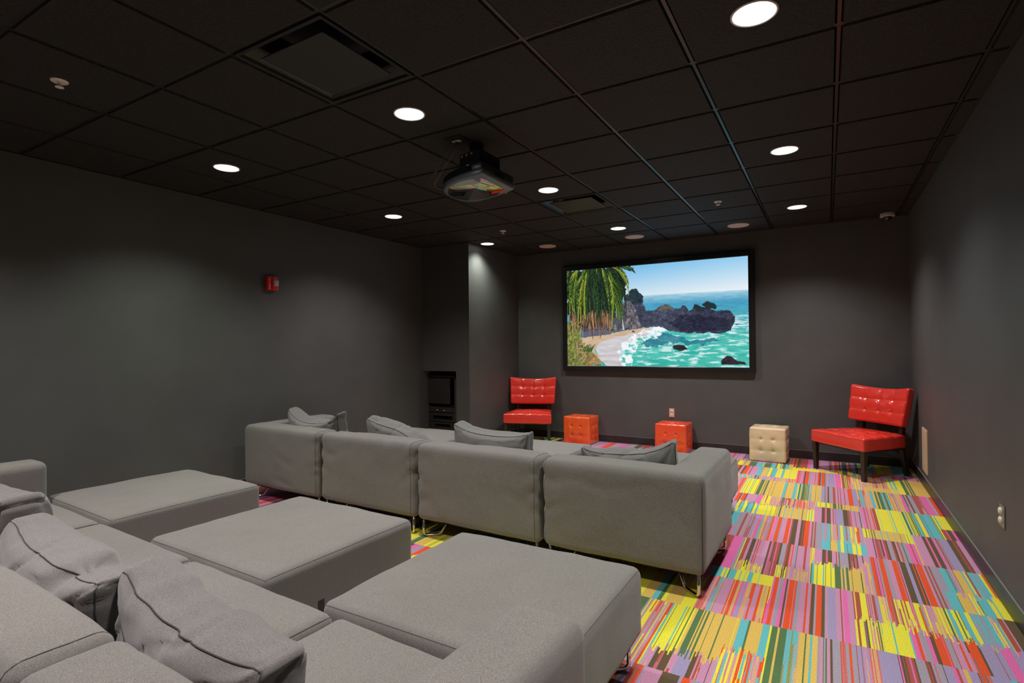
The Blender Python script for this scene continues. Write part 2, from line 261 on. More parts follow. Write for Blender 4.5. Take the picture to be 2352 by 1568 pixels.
CARPET = json.loads("""[[0.75,1.36,[[0.75,1.36,[2.152,[[2.278,"P/R/Y/S"],[2.287,"C"],[2.296,"Y"],[2.299,"G"],[2.345,"Y"],[2.352,"C"],[2.359,"Y"],[2.361,"G"],[2.378,"Y"],[2.385,"G"],[2.394,"Y"],[2.405,"O"],[2.431,"G"],[2.439,"O"],[2.444,"G"],[2.452,"O"],[2.463,"G"],[2.484,"O"],[2.487,"G"],[2.526,"O"],[2.53,"G"],[2.591,"O"],[2.595,"Y"],[2.607,"O"]]]],[0.75,1.36,[2.606,[[2.643,"C"],[2.651,"G"],[2.704,"O"],[2.736,"C"],[2.743,"Y"],[2.767,"G"],[2.778,"O"],[2.801,"G"],[2.839,"G/C"],[2.862,"C/O"],[2.882,"O"],[2.887,"G"],[2.91,"O"],[2.914,"C"],[2.932,"O"]]]],[0.75,0.92,[2.281,[[2.318,"P/V"],[2.339,"B"],[2.355,"P/D"],[2.387,"B"],[2.414,"P/D"],[2.468,"V"],[2.487,"B"],[2.514,"P/D"],[2.543,"P"],[2.547,"B"],[2.573,"P"],[2.58,"B"]]]],[0.75,1.05,[2.567,[[2.673,"P/R/C/Y"],[2.695,"C/R"],[2.723,"O/P"],[2.737,"C/R"]]]],[0.75,1.36,[2.904,[[2.911,"C"],[2.934,"O"],[2.941,"S"],[2.954,"P"],[2.958,"G"],[2.964,"S"],[2.97,"G"],[2.981,"P"],[2.99,"B"],[3.021,"S"],[3.04,"D/R"],[3.054,"S"],[3.061,"R"],[3.079,"S"],[3.082,"D"],[3.098,"V"],[3.101,"D"],[3.128,"V/P"],[3.16,"R/O"],[3.229,"V"],[3.232,"B"],[3.238,"M"],[3.247,"B"],[3.273,"D/B"],[3.278,"M"],[3.287,"D"],[3.293,"B"],[3.326,"S"],[3.346,"B/D"],[3.355,"V"],[3.359,"R"],[3.383,"S"],[3.386,"B"],[3.416,"V"],[3.427,"M"],[3.436,"D"],[3.452,"P"],[3.466,"O"],[3.498,"V"],[3.537,"B/R"],[3.599,"V"]]]]]],[1.36,1.97,[[1.36,1.97,[2.374,[[2.423,"P/R/D"],[2.466,"R/P/C"],[2.511,"P"],[2.516,"R"],[2.555,"R/O"],[2.585,"V/M"],[2.61,"P/O"],[2.628,"R/P"],[2.651,"P"],[2.664,"R"],[2.682,"P/O"],[2.7,"R/O"]]]],[1.82,1.97,[2.373,[[2.431,"C"],[2.446,"Y"],[2.452,"C"],[2.464,"Y"],[2.47,"G"],[2.498,"C"],[2.508,"C"],[2.528,"Y"],[2.535,"C"],[2.555,"Y"],[2.558,"C"],[2.573,"Y"],[2.598,"C"],[2.629,"Y"],[2.633,"C"],[2.699,"Y"]]]],[1.36,1.97,[2.706,[[2.715,"M"],[2.731,"R"],[2.742,"P"],[2.757,"S"],[2.77,"M"],[2.779,"B"],[2.786,"P"],[2.814,"R"],[2.816,"P"],[2.825,"R"],[2.842,"S"],[2.87,"P"],[2.878,"R"],[2.894,"P"],[2.905,"R"],[2.918,"B"],[2.926,"S"]]]],[1.36,1.97,[2.893,[[2.898,"R"],[2.911,"B"],[2.921,"S"],[2.946,"R"],[2.956,"B"],[2.96,"G"],[2.973,"P"],[3.009,"V"],[3.03,"P"],[3.034,"D"],[3.04,"P"],[3.063,"M"],[3.086,"P"],[3.092,"D"]]]],[1.62,1.97,[3.093,[[3.099,"Y/P"],[3.119,"D"],[3.145,"B/Y"],[3.176,"P/D"],[3.184,"D"],[3.204,"V/P"],[3.238,"P/Y"],[3.253,"R/V"],[3.325,"P/Y/D"],[3.365,"P/R/Y"],[3.383,"G/R/Y"],[3.472,"Y/P/O"],[3.483,"G"],[3.507,"C/Y"],[3.535,"Y/G"],[3.558,"C"],[3.575,"Y"],[3.625,"C/S"],[3.648,"C"],[3.668,"Y/P"],[3.681,"C/Y"],[3.7,"D"],[3.706,"P"],[3.738,"B"]]]],[1.36,1.64,[3.087,[[3.096,"Y"],[3.105,"D"],[3.123,"Y"],[3.141,"B/Y"],[3.179,"Y/P/D"],[3.184,"G"],[3.193,"Y/C"],[3.234,"Y"],[3.239,"C"],[3.297,"Y"],[3.302,"C"],[3.32,"M"],[3.332,"R"],[3.337,"P"],[3.359,"S"],[3.374,"M"],[3.388,"B"],[3.418,"R"],[3.423,"M"],[3.427,"R"],[3.448,"S"],[3.451,"D"],[3.475,"P"],[3.485,"R"],[3.5,"P"],[3.512,"B/R"],[3.542,"R"],[3.551,"B"],[3.554,"S"],[3.6,"V"],[3.603,"D"],[3.623,"V"],[3.658,"M"],[3.669,"V"]]]]]],[1.97,2.58,[[1.97,2.58,[2.407,[[2.466,"M"],[2.484,"S"],[2.489,"Y"],[2.511,"D"],[2.524,"P"],[2.549,"B"],[2.562,"P"],[2.568,"D"],[2.573,"P"],[2.578,"R"],[2.633,"P"],[2.644,"B"],[2.651,"M"],[2.678,"B/D"],[2.685,"M"],[2.699,"D"],[2.712,"B"],[2.739,"S"],[2.75,"D"],[2.76,"B"],[2.766,"R"],[2.774,"P"],[2.781,"R"],[2.789,"P"],[2.801,"S"],[2.805,"B"],[2.844,"P"],[2.854,"D"],[2.882,"P"]]]],[1.97,2.12,[2.491,[[2.516,"P/O"],[2.55,"Y/B"],[2.631,"P/Y"]]]],[1.97,2.15,[2.703,[[2.735,"S/Y"],[2.762,"B/Y"],[2.873,"O/P"]]]],[2.25,2.58,[2.876,[[2.887,"O"],[2.899,"P/Y"],[2.942,"P"],[2.96,"B"],[2.966,"D"],[2.972,"M"],[2.997,"B"],[3.016,"P"],[3.022,"D"],[3.032,"P"],[3.038,"G"],[3.083,"S"],[3.095,"B"],[3.134,"B/D"],[3.159,"P"],[3.163,"B"],[3.199,"P"]]]],[1.97,2.32,[2.881,[[2.886,"Y"],[2.892,"G"],[2.903,"C"],[2.918,"Y"],[2.922,"G"],[2.948,"Y"],[2.953,"C"],[2.959,"Y"],[2.964,"G"],[2.987,"Y"],[2.991,"G"],[3.008,"Y"],[3.038,"G"],[3.047,"O"],[3.052,"G"],[3.057,"S"],[3.066,"O"],[3.077,"G"],[3.093,"O"],[3.096,"G"],[3.137,"O"],[3.142,"G"],[3.179,"O"]]]],[1.97,2.45,[3.153,[[3.193,"O/P"]]]],[1.97,2.58,[3.192,[[3.201,"S"],[3.217,"R"],[3.219,"B"],[3.233,"M"],[3.237,"D"],[3.246,"S"],[3.268,"R"],[3.286,"S"],[3.312,"P"],[3.335,"R"],[3.339,"P"],[3.344,"D"],[3.351,"P"],[3.379,"B"],[3.397,"V"],[3.414,"B"],[3.419,"R"],[3.427,"B"],[3.432,"P"],[3.46,"R"],[3.47,"P"],[3.473,"S"],[3.483,"D"],[3.49,"S"],[3.501,"D"],[3.535,"S"],[3.544,"S/C"],[3.567,"C"],[3.582,"G/C"],[3.59,"S"],[3.604,"O/P"],[3.608,"G"],[3.629,"O"],[3.645,"P/O"],[3.651,"C"],[3.663,"Y/C"],[3.682,"C/D/P"],[3.694,"C"],[3.709,"M/C"],[3.724,"C"],[3.742,"Y/R"]]]],[1.97,2.2,[3.517,[[3.564,"C"],[3.567,"G"],[3.594,"O"],[3.611,"O"],[3.617,"P/C"],[3.628,"Y"],[3.631,"C"],[3.64,"Y/C"],[3.654,"C/G"],[3.688,"C"],[3.708,"Y"],[3.712,"C"],[3.725,"Y"]]]]]],[2.58,3.18,[[2.58,3.18,[2.372,[[2.414,"S"],[2.429,"D"],[2.46,"P/S"],[2.495,"D/S"],[2.515,"P/V"],[2.535,"M"],[2.548,"S/C"],[2.572,"R/O"],[2.597,"V/P"],[2.607,"S"],[2.621,"R"],[2.626,"P"],[2.638,"M"],[2.648,"S"],[2.671,"R"],[2.682,"S"],[2.709,"P"],[2.732,"R"],[2.74,"P"],[2.751,"D/Y"],[2.779,"B"],[2.801,"P"],[2.816,"B"],[2.823,"D"],[2.828,"B"],[2.858,"R"],[2.874,"P"],[2.882,"D"],[2.892,"S"],[2.9,"D"],[2.941,"S"],[2.99,"C/S"],[2.994,"G"],[3.03,"O/P"],[3.045,"S/D"],[3.05,"C"],[3.069,"Y/P"],[3.086,"C/S"],[3.091,"D"],[3.112,"C/P"],[3.134,"Y/O"],[3.138,"C"],[3.167,"R/Y"],[3.188,"P/S"]]]],[2.58,2.8,[2.94,[[2.987,"C"],[2.99,"G"],[3.03,"O"],[3.046,"C"],[3.065,"Y"],[3.082,"C"],[3.086,"G"],[3.113,"C"],[3.133,"Y"],[3.139,"C"],[3.162,"Y"],[3.192,"C"]]]],[2.97,3.18,[3.191,[[3.207,"Y"],[3.211,"G"],[3.225,"Y"],[3.228,"G"],[3.24,"O"],[3.244,"G"],[3.255,"O"],[3.259,"G"],[3.277,"O"],[3.281,"C"],[3.296,"O"],[3.301,"C"],[3.333,"O"],[3.337,"C"],[3.373,"O"],[3.377,"C"],[3.407,"O"],[3.411,"G"],[3.434,"O"],[3.438,"C"],[3.45,"Y"],[3.453,"G"],[3.469,"Y"],[3.473,"C"],[3.493,"Y"]]]],[2.58,2.97,[3.192,[[3.237,"P"],[3.243,"B"],[3.249,"M"],[3.287,"B/D"],[3.297,"M"],[3.307,"D"],[3.317,"B"],[3.341,"S"],[3.35,"D"],[3.362,"B"],[3.384,"P/D"],[3.399,"S"],[3.403,"G"],[3.422,"S"],[3.445,"M"],[3.453,"D"],[3.47,"M"],[3.482,"O"]]]],[2.58,3.18,[3.478,[[3.532,"P"],[3.551,"B"],[3.555,"R"],[3.564,"M"],[3.587,"B"],[3.598,"M"],[3.605,"S"],[3.613,"D"],[3.62,"S"],[3.624,"D"],[3.67,"V"],[3.695,"B"],[3.701,"D"],[3.704,"B"],[3.711,"D"],[3.719,"B"],[3.763,"P"]]]]]],[3.18,3.78,[[3.48,3.78,[2.264,[[2.276,"P"],[2.303,"R"],[2.313,"B"],[2.32,"P"],[2.349,"R"],[2.357,"B"],[2.362,"P"],[2.428,"P"],[2.44,"S"],[2.476,"M"],[2.494,"P/Y"],[2.508,"Y"],[2.522,"D/Y"],[2.546,"Y"],[2.615,"O/P"],[2.66,"P/B/O"],[2.749,"P/D/O"],[2.88,"P/R/O"]]]],[3.18,3.5,[2.312,[[2.342,"Y/G"],[2.362,"C"],[2.367,"G"],[2.389,"Y"],[2.396,"C"],[2.401,"G"],[2.439,"C"],[2.443,"G"],[2.465,"Y"],[2.481,"C"],[2.542,"Y"],[2.546,"C"],[2.575,"Y"],[2.579,"G"],[2.609,"Y"],[2.613,"G"],[2.624,"O"],[2.628,"G"],[2.637,"O"],[2.647,"G"],[2.673,"O"],[2.677,"C"],[2.696,"O"],[2.7,"C"],[2.727,"O"],[2.732,"C"],[2.773,"O"],[2.777,"C"],[2.799,"O"],[2.803,"G"],[2.83,"O"],[2.835,"C"],[2.846,"Y"],[2.849,"G"],[2.862,"Y"],[2.866,"C"],[2.884,"Y"]]]],[3.62,3.78,[2.882,[[2.892,"O"],[2.898,"C"],[2.92,"Y"],[2.924,"G"],[2.95,"Y"],[2.955,"C"],[2.961,"Y"],[2.965,"G"],[2.989,"Y"],[2.992,"G"],[3.01,"O"],[3.036,"G"],[3.048,"O"],[3.056,"G"],[3.066,"O"],[3.077,"G"],[3.091,"O"],[3.095,"G"],[3.132,"O"],[3.137,"G"],[3.173,"O"]]]],[3.62,3.78,[3.096,[[3.135,"O"],[3.138,"G"],[3.19,"O"]]]],[3.18,3.62,[2.883,[[2.933,"P"],[2.95,"B"],[2.958,"D"],[2.966,"M"],[2.992,"B"],[3.009,"P"],[3.015,"D"],[3.023,"P"],[3.027,"D"],[3.078,"V"],[3.108,"B"],[3.115,"D"],[3.135,"B/D"],[3.143,"P"]]]],[3.18,3.62,[3.131,[[3.155,"P"],[3.159,"B"],[3.184,"P"],[3.19,"B"]]]],[3.18,3.78,[3.193,[[3.223,"P/M"],[3.229,"D"],[3.242,"P"],[3.248,"R"],[3.261,"P"],[3.274,"R/O"],[3.28,"P"],[3.303,"D"],[3.318,"Y"],[3.321,"C"],[3.382,"Y"],[3.385,"C"],[3.399,"Y"],[3.403,"C"],[3.458,"Y"],[3.461,"C"],[3.477,"Y"],[3.488,"G"],[3.495,"C"],[3.501,"Y"],[3.505,"G"],[3.512,"Y"],[3.516,"G"],[3.522,"Y"],[3.529,"G"],[3.534,"Y"],[3.54,"G"],[3.558,"C"],[3.561,"G"],[3.582,"Y"],[3.586,"S"],[3.591,"G"],[3.602,"C"],[3.606,"G"],[3.652,"C"],[3.655,"G"],[3.66,"Y"],[3.664,"G"],[3.678,"Y"],[3.685,"C"],[3.747,"Y"]]]],[3.18,3.42,[3.673,[[3.699,"D"],[3.704,"M"],[3.732,"B"],[3.738,"M"]]]]]],[3.78,4.38,[[3.78,4.38,[2.225,[[2.283,"P/R"],[2.293,"Y"],[2.299,"C"],[2.317,"Y"],[2.321,"G"],[2.348,"Y"],[2.353,"C"],[2.363,"Y"],[2.367,"G"],[2.399,"Y"],[2.403,"G"],[2.412,"O"],[2.442,"G"],[2.452,"O"],[2.46,"G"],[2.469,"O"],[2.482,"G"],[2.513,"O"],[2.517,"G"],[2.54,"O"],[2.544,"G"],[2.611,"O"],[2.615,"Y"],[2.621,"O"],[2.642,"C"],[2.646,"G"],[2.701,"O"],[2.726,"C"],[2.732,"O"],[2.736,"C"],[2.744,"Y"],[2.756,"G"],[2.762,"C"],[2.77,"O"],[2.793,"G"],[2.827,"G/C"],[2.85,"C/O"],[2.879,"O"],[2.883,"G"],[2.905,"O"],[2.908,"C"],[2.925,"O"],[2.948,"V"],[2.951,"G"],[2.956,"S"],[2.96,"B"],[2.973,"P"],[2.983,"B"],[3.015,"S"],[3.032,"D"],[3.05,"P"],[3.055,"D"],[3.068,"P"],[3.074,"D"],[3.099,"P"],[3.103,"D"],[3.127,"P"],[3.161,"R"],[3.187,"M"]]]],[3.78,4.38,[3.161,[[3.2,"V"],[3.213,"R/Y"],[3.235,"M/C"],[3.243,"C"],[3.258,"R/O"],[3.297,"O/P"],[3.318,"C"],[3.332,"O"],[3.347,"G"],[3.355,"O"],[3.38,"G"],[3.428,"G/C"],[3.444,"O/R"],[3.465,"S/O"],[3.468,"G"],[3.518,"O/P"],[3.54,"M"],[3.552,"G/S"],[3.562,"P"],[3.574,"B"],[3.605,"S"],[3.629,"D"],[3.66,"P/D"],[3.703,"M"],[3.726,"P/V"],[3.768,"R"]]]]]],[4.38,4.98,[[4.54,4.98,[2.138,[[2.161,"B"],[2.185,"P"],[2.205,"B"],[2.243,"R"],[2.26,"P"],[2.272,"D"],[2.332,"P"],[2.375,"C"],[2.379,"G"],[2.428,"O"],[2.439,"C"],[2.465,"Y"],[2.481,"G/C"],[2.512,"C"],[2.534,"Y"],[2.538,"C"],[2.564,"Y"],[2.586,"C"],[2.635,"Y"],[2.64,"C"],[2.702,"Y"]]]],[4.38,4.54,[2.171,[[2.317,"C/O"],[2.377,"V/G/P"],[2.506,"P/O/V"],[2.559,"R/P/V"],[2.638,"V/P/O"],[2.707,"P/O/R"]]]],[4.38,4.98,[2.704,[[2.714,"M"],[2.725,"R"],[2.733,"P"],[2.737,"R"],[2.759,"P"],[2.769,"M"],[2.78,"B"],[2.811,"R"],[2.832,"S"],[2.863,"P"],[2.871,"R"],[2.888,"P"],[2.904,"R"],[2.914,"B"],[2.92,"S"],[2.949,"R"],[2.955,"G"],[2.967,"S"],[2.977,"P"],[3.03,"V"],[3.04,"P"],[3.084,"M"],[3.096,"P"],[3.113,"D"],[3.162,"B/Y"]]]],[4.38,4.98,[3.087,[[3.091,"Y"],[3.11,"D"],[3.139,"B/Y"],[3.177,"P/R"],[3.256,"Y/P"],[3.33,"P/O"],[3.465,"P/O/D"],[3.483,"Y"],[3.527,"C/Y"],[3.575,"Y"],[3.601,"G"],[3.614,"O"],[3.625,"G"],[3.631,"O"],[3.644,"G"],[3.716,"O"]]]],[4.38,4.55,[3.264,[[3.472,"O"]]]]]]]""")
# ------------------------------------------------------------------ carpet
PAL = {'Y': (226, 214, 62), 'O': (214, 176, 88), 'G': (84, 112, 72), 'C': (98, 178, 186), 'P': (196, 136, 168), 'V': (158, 142, 178),
       'M': (222, 104, 166), 'R': (222, 80, 38), 'D': (170, 80, 68), 'B': (96, 78, 56), 'S': (158, 146, 160)}
for k_, (a_, b_) in {'r': 'RP', 'y': 'YO', 'd': 'DP', 'c': 'CS', 'g': 'GO', 'b': 'BP', 'o': 'OP', 'p': 'PO', 'm': 'MP', 's': 'SP', 'v': 'VP'}.items():
    PAL[k_] = tuple((u*.55+v*.45) for u, v in zip(PAL[a_], PAL[b_]))
KEYS = list(PAL); rc = random.Random(11)
DX, DY = 0.003, 0.0075
nx = int(round((XR-XL)/DX)); ny = int(round((YF-YB)/DY))
grid = np.zeros((nx, ny), np.uint8)
def ix(x): return max(0, min(nx, int(round((x-XL)/DX))))
def iy(y): return max(0, min(ny, int(round((y-YB)/DY))))
def paint_line(ylo, yhi, x0, lst, jlo, jhi):
    a = ix(x0)
    for x1, tok in lst:
        b = ix(x1)
        if b <= a: b = min(nx, a+1)
        cs = tok.split('/')
        i = a
        while i < b:
            wdt = rc.choice((1, 1, 2, 2, 3)) if len(cs) > 1 else 2
            c = rc.choice(cs)
            if len(cs) > 1 and rc.random() < .55: c = c.lower()
            lo = ylo+(rc.uniform(-.045, .05) if jlo else 0); hi = yhi+(rc.uniform(-.05, .045) if jhi else 0)
            grid[i:min(b, i+wdt), iy(lo):iy(hi)] = KEYS.index(c)
            if len(cs) > 1 and rc.random() < 0.6:
                mid = rc.uniform(lo, hi); c2 = rc.choice(cs)
                grid[i:min(b, i+wdt), iy(mid):iy(hi)] = KEYS.index(c2)
            i += wdt
        a = b
def rand_tile(x0, x1, y0, y1):
    warm = rc.random() < 0.6
    pal = 'PPVSMRDBPSMD' if warm else 'YYOOGCYOCG'
    def seq():
        x = x0; out = []
        while x < x1-0.002:
            wd = rc.choice((.006, .006, .009, .012, .02, .03, .045, .07)); x = min(x1, x+wd)
            out.append([x, rc.choice(pal)])
        return out
    paint_line(y0, y1, x0, seq(), 0, 0)
    if rc.random() < 0.55:
        warm = not warm; pal = 'PPVSMRDB' if warm else 'YYOOGC'
        ym = rc.uniform(y0+.12, y1-.12)
        if rc.random() < 0.5: paint_line(y0, ym, x0, seq(), 0, 1)
        else: paint_line(ym, y1, x0, seq(), 1, 0)
y = 5.6425; rows_y = [YB, -3.475, -2.87, -2.265, -1.66, -1.055, -.45, .15, .75, 1.36, 1.97, 2.58, 3.18, 3.78, 4.38, 4.98, 5.6425]
for a, b in zip(rows_y, rows_y[1:]):
    off = rc.uniform(0, .6); x = XL-off
    while x < XR:
        rand_tile(max(XL, x), min(XR, x+.6), a, b) if x+.6 > XL else None
        x += .6
for y0, y1, subs in CARPET:
    for a, b, (x0, lst) in subs:
        if lst[-1][0] > 3.62: lst[-1][0] = XR
        paint_line(a, b, x0, lst, a > y0+.01 and a not in (1.82, 2.97, 3.62, 4.54), b < y1-.01 and b not in (2.97, 3.62, 3.42, 4.54))
verts = []; faces = []; cols = []
i = 0
while i < nx:
    j = i+1
    while j < nx and np.array_equal(grid[j], grid[i]): j += 1
    c = grid[i]; cuts = [0]+(np.nonzero(np.diff(c.astype(int)))[0]+1).tolist()+[ny]
    xa, xb = XL+i*DX, XL+j*DX
    for a, b in zip(cuts, cuts[1:]):
        k = len(verts)
        verts += [(xa, YB+a*DY, 0), (xb, YB+a*DY, 0), (xb, YB+b*DY, 0), (xa, YB+b*DY, 0)]
        faces.append((k, k+1, k+2, k+3)); cols.append(int(c[a]))
    i = j
me = bpy.data.meshes.new('floor'); me.from_pydata(verts, [], faces)
ca = me.color_attributes.new('yarn', 'FLOAT_COLOR', 'CORNER')
lin = np.array([srgb(*PAL[k]) for k in KEYS], np.float32)
ca.data.foreach_set('color', np.repeat(lin[np.array(cols)], 4, axis=0).ravel())
MCARP = mat('carpet_tiles', g3(.5), 0.95, spec=0.1, sheen=0.1)
at = N(MCARP, 'ShaderNodeVertexColor'); at.layer_name = 'yarn'
tc = N(MCARP, 'ShaderNodeTexCoord')
n1 = N(MCARP, 'ShaderNodeTexNoise', Scale=210, Detail=2); L(MCARP, tc, 'Object', n1, 'Vector')
mr = N(MCARP, 'ShaderNodeMapRange'); mr.inputs['From Min'].default_value = .3; mr.inputs['From Max'].default_value = .7
mr.inputs['To Min'].default_value = .72; mr.inputs['To Max'].default_value = 1.2; L(MCARP, n1, 'Fac', mr, 'Value')
vm = N(MCARP, 'ShaderNodeVectorMath', operation='SCALE'); L(MCARP, at, 'Color', vm, 0); L(MCARP, mr, 'Result', vm, 'Scale')
L(MCARP, vm, 'Vector', bsdf(MCARP), 'Base Color')
bp = N(MCARP, 'ShaderNodeBump', Strength=0.4, Distance=0.003); L(MCARP, n1, 'Fac', bp, 'Height'); L(MCARP, bp, 'Normal', bsdf(MCARP), 'Normal')
me.materials.append(MCARP); fl = link('floor', me); fl['kind'] = 'structure'

# ------------------------------------------------------------------ shell
T = 0.12
OX0, OX1, OZ0, OZ1 = XL, -1.29, 0.12, 1.018    # rack opening in the corner box
bm = bmesh.new(); box(bm, XL-T, XL, YB-T, YF+T, -.02, H+.05); struct('wall_left', bm, MW)
bm = bmesh.new(); box(bm, XR, XR+T, YB-T, YF+T, -.02, H+.05); struct('wall_right', bm, MW)
bm = bmesh.new(); box(bm, XL, XR, YF, YF+T, -.02, H+.05); struct('wall_front', bm, MW)
bm = bmesh.new(); box(bm, XL, XR, YB-T, YB, -.02, H+.05); struct('wall_back', bm, MW)
bm = bmesh.new()
box(bm, BX-.1, BX, BY, YF, -.02, H)                       # side face
box(bm, OX1, BX-.1, BY, BY+.1, -.02, H)                   # strip right of opening
box(bm, OX0, OX1, BY, BY+.1, OZ1, H)                      # above opening
box(bm, OX0, OX1, BY, BY+.1, -.02, OZ0)                   # below opening
struct('wall_corner', bm, MW)
# ceiling: backing, tiles, bars
bm = bmesh.new(); box(bm, XL-T, XR+T, YB-T, YF+T, H+.3, H+.35)
x0 = -4*G; holes = {(1, 0), (1, 5)}
for i in range(-4, 7):
    for j in range(-7, 10):
        if (i, j) in holes: continue
        a, b = max(XL, i*G+.0125), min(XR, (i+1)*G-.0125); c, d = max(YB, j*G+.0125), min(YF, (j+1)*G-.0125)
        if b-a < .01 or d-c < .02: continue
        g = bmesh.ops.create_cube(bm, size=1)['verts']
        for v in g:
            top = v.co.z > 0; e = 0 if top else .004
            v.co = Vector(((a if v.co.x < 0 else b)+(e if v.co.x < 0 else -e), (c if v.co.y < 0 else d)+(e if v.co.y < 0 else -e), H+.02 if top else H-.001))
struct('ceiling', bm, MC)
bm = bmesh.new()
for i in range(-3, 7): box(bm, i*G-.0075, i*G+.0075, YB, YF, H+.006, H+.024)
for j in range(-6, 10): box(bm, XL, XR, j*G-.0125, j*G+.0125, H+.0075, H+.0255)
struct('trim_1', bm, MBAR)
bm = bmesh.new()   # wall angle under the ceiling edge
for a in ((XL, XL+.02, YB, YF), (XR-.02, XR, YB, YF), (XL, XR, YF-.02, YF), (XL, XR, YB, YB+.02)): box(bm, *a, H+.0, H+.006)
struct('trim_2', bm, MBAR)
# cove base
def base(name, x0, x1, y0, y1, side):
    bm = bmesh.new(); box(bm, x0, x1, y0, y1, 0.001, .100, .002, 1)
    o = struct(name, bm, MBASE)
    bm = bmesh.new()
    e = .0015
    if side == 'x': box(bm, x0-.0005, x1+.0005, y0, y1, .100, .1025); 
    else: box(bm, x0, x1, y0-.0005, y1+.0005, .100, .1025)
    obj('top_edge', bm, MPALE, o)  # edge highlight put in as a pale strip on the dark base
    return o
base('baseboard_front', BX, XR, YF-.007, YF, 'y')
bm = bmesh.new(); box(bm, BX, XR, YF-.012, YF-.006, .001, .005); obj('bottom_edge', bm, MPALE, bpy.data.objects['baseboard_front'])
base('baseboard_right', XR-.007, XR, YB, YF-.007, 'x')
base('baseboard_left', XL, XL+.007, YB, BY, 'x')
base('baseboard_corner', BX, BX+.007, BY-.007, YF-.007, 'x')

# ------------------------------------------------------------------ downlights
def downlight():
    t = thing('downlight', '', 'light', (0, 0, H), 0)
    bm = bmesh.new(); lathe(bm, [(.092, .004), (.0925, -.004), (.088, -.007), (.083, -.004), (.083, .004)], 40); obj('trim_ring', bm, mat('lamp_ring', g3(.7), .4), t, True)
    bm = bmesh.new(); lathe(bm, [(.0, -.0035), (.083, -.003)], 40); obj('diffuser', bm, MLED, t)
    d = bpy.data.lights.new('lamp', 'SPOT'); d.energy = SPOT_W; d.spot_size = math.radians(SPOT_ANG); d.spot_blend = SPOT_BLEND
    d.shadow_soft_size = .075
    lo = bpy.data.objects.new('lamp', d); C.objects.link(lo); lo.parent = t; lo.location = (0, 0, -.014)
    return t
DL = [(-.905, .92, 1, 'g', 'round white downlight over the left ottoman of the near row, nearest the left wall'),
      (-.905, 2.73, 1, 'p', 'round white downlight near the left wall, between the red alarm and the corner recess'),
      (-.905, 4.53, .62, 'g', 'round white downlight tight against the bump-out wall beside the equipment recess'),
      (.893, .92, .9, 'n', 'round white downlight close to the large square vent and behind the projector'),
      (.893, 2.74, .9, 'n', 'round white downlight just beyond the projector, beside the small square vent'),
      (.893, 4.57, 1.5, 'n', 'round white downlight straight in front of the middle ceiling speaker'),
      (2.743, .93, 1, 'g', 'largest round white downlight at the top right edge of the view'),
      (2.743, 2.76, 1, 'n', 'round white downlight, middle one of the right-hand row'),
      (2.743, 4.60, 1.3, 'p', 'round white downlight nearest the security camera in the right-hand row')]
d0 = None
for x, y, k, t, lab in DL:
    if d0 is None: d0 = downlight(); o = d0; o.location = (x, y, H); o['label'] = lab; o['group'] = 'round ceiling downlights'
    else: o = dup(d0, (x, y, H), 0, lab, 'round ceiling downlights')
    for ch in o.children:
        if ch.type == 'LIGHT': ch.data.energy = SPOT_W*k; ch.data.color = TINT[t]
for x in (-.905, .893, 2.743):
    for y in (-.91, -2.74):
        o = dup(d0, (x, y, H), 0, 'round white downlight in the back half of the room behind the camera', 'round ceiling downlights')
        for ch in o.children:
            if ch.type == 'LIGHT': ch.data.energy = SPOT_W*(1.35 if y > -1 else .3); ch.data.color = TINT['p']

# ------------------------------------------------------------------ ceiling fixtures
def vent(i, j, label):
    cx, cy = (i+.5)*G, (j+.5)*G
    t = thing('ceiling_vent', label, 'vent', (cx, cy, H), 0, 'square ceiling vents')
    bm = bmesh.new(); h = G/2-.0085
    # outer flange falling back into a deep bowl
    rings = [(h, .004), (h-.002, -.003), (h-.020, -.002), (h-.026, .012), (h-.080, .050), (h-.13, .12), (.0, .125)]
    prev = None
    for r, z in rings:
        cur = [bm.verts.new((sx*max(r, .01), sy*max(r, .01), z)) for sx, sy in ((-1, -1), (1, -1), (1, 1), (-1, 1))]
        if prev:
            for k in range(4): bm.faces.new((prev[k], prev[(k+1) % 4], cur[(k+1) % 4], cur[k]))
        prev = cur
    bm.faces.new(prev); obj('frame', bm, MSAT, t)
    bm = bmesh.new(); box(bm, -.212, .212, -.212, .212, -.006, .001, .0012, 1); obj('face_panel', bm, mat('vent_panel', g3(.022), .45), t)
    for sx, sy in ((-1, -1), (1, -1), (1, 1), (-1, 1)):
        bm = bmesh.new(); tube(bm, [(sx*.18, sy*.18, 0), (sx*.18, sy*.18, .123)], .006, 6); obj('hanger', bm, MBLK, t)
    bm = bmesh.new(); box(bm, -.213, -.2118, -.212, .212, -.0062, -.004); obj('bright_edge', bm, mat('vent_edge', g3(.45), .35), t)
    return t
vent(1, 0, 'large square black vent in the ceiling nearest the camera, above the near sofa')
vent(1, 5, 'far square black vent in the ceiling, beyond the projector')
bm_h = None
def ceil_speaker(x, y, label):
    bm = bmesh.new(); lathe(bm, [(.118, .004), (.118, -.005), (.112, -.009), (.106, -.006), (0, -.0065)], 40)
    o = obj('ceiling_speaker', bm, MGRILL, None, True); o.location = (x, y, H); tag(o, label, 'speaker', 'round flush ceiling speakers'); return o
ceil_speaker(-.308, 5.13, 'flush round ceiling speaker above the left red chair, leftmost of three')
ceil_speaker(.904, 5.15, 'flush round ceiling speaker above the left half of the screen, middle of three')
ceil_speaker(2.121, 5.17, 'flush round ceiling speaker above the right edge of the screen, rightmost of three')
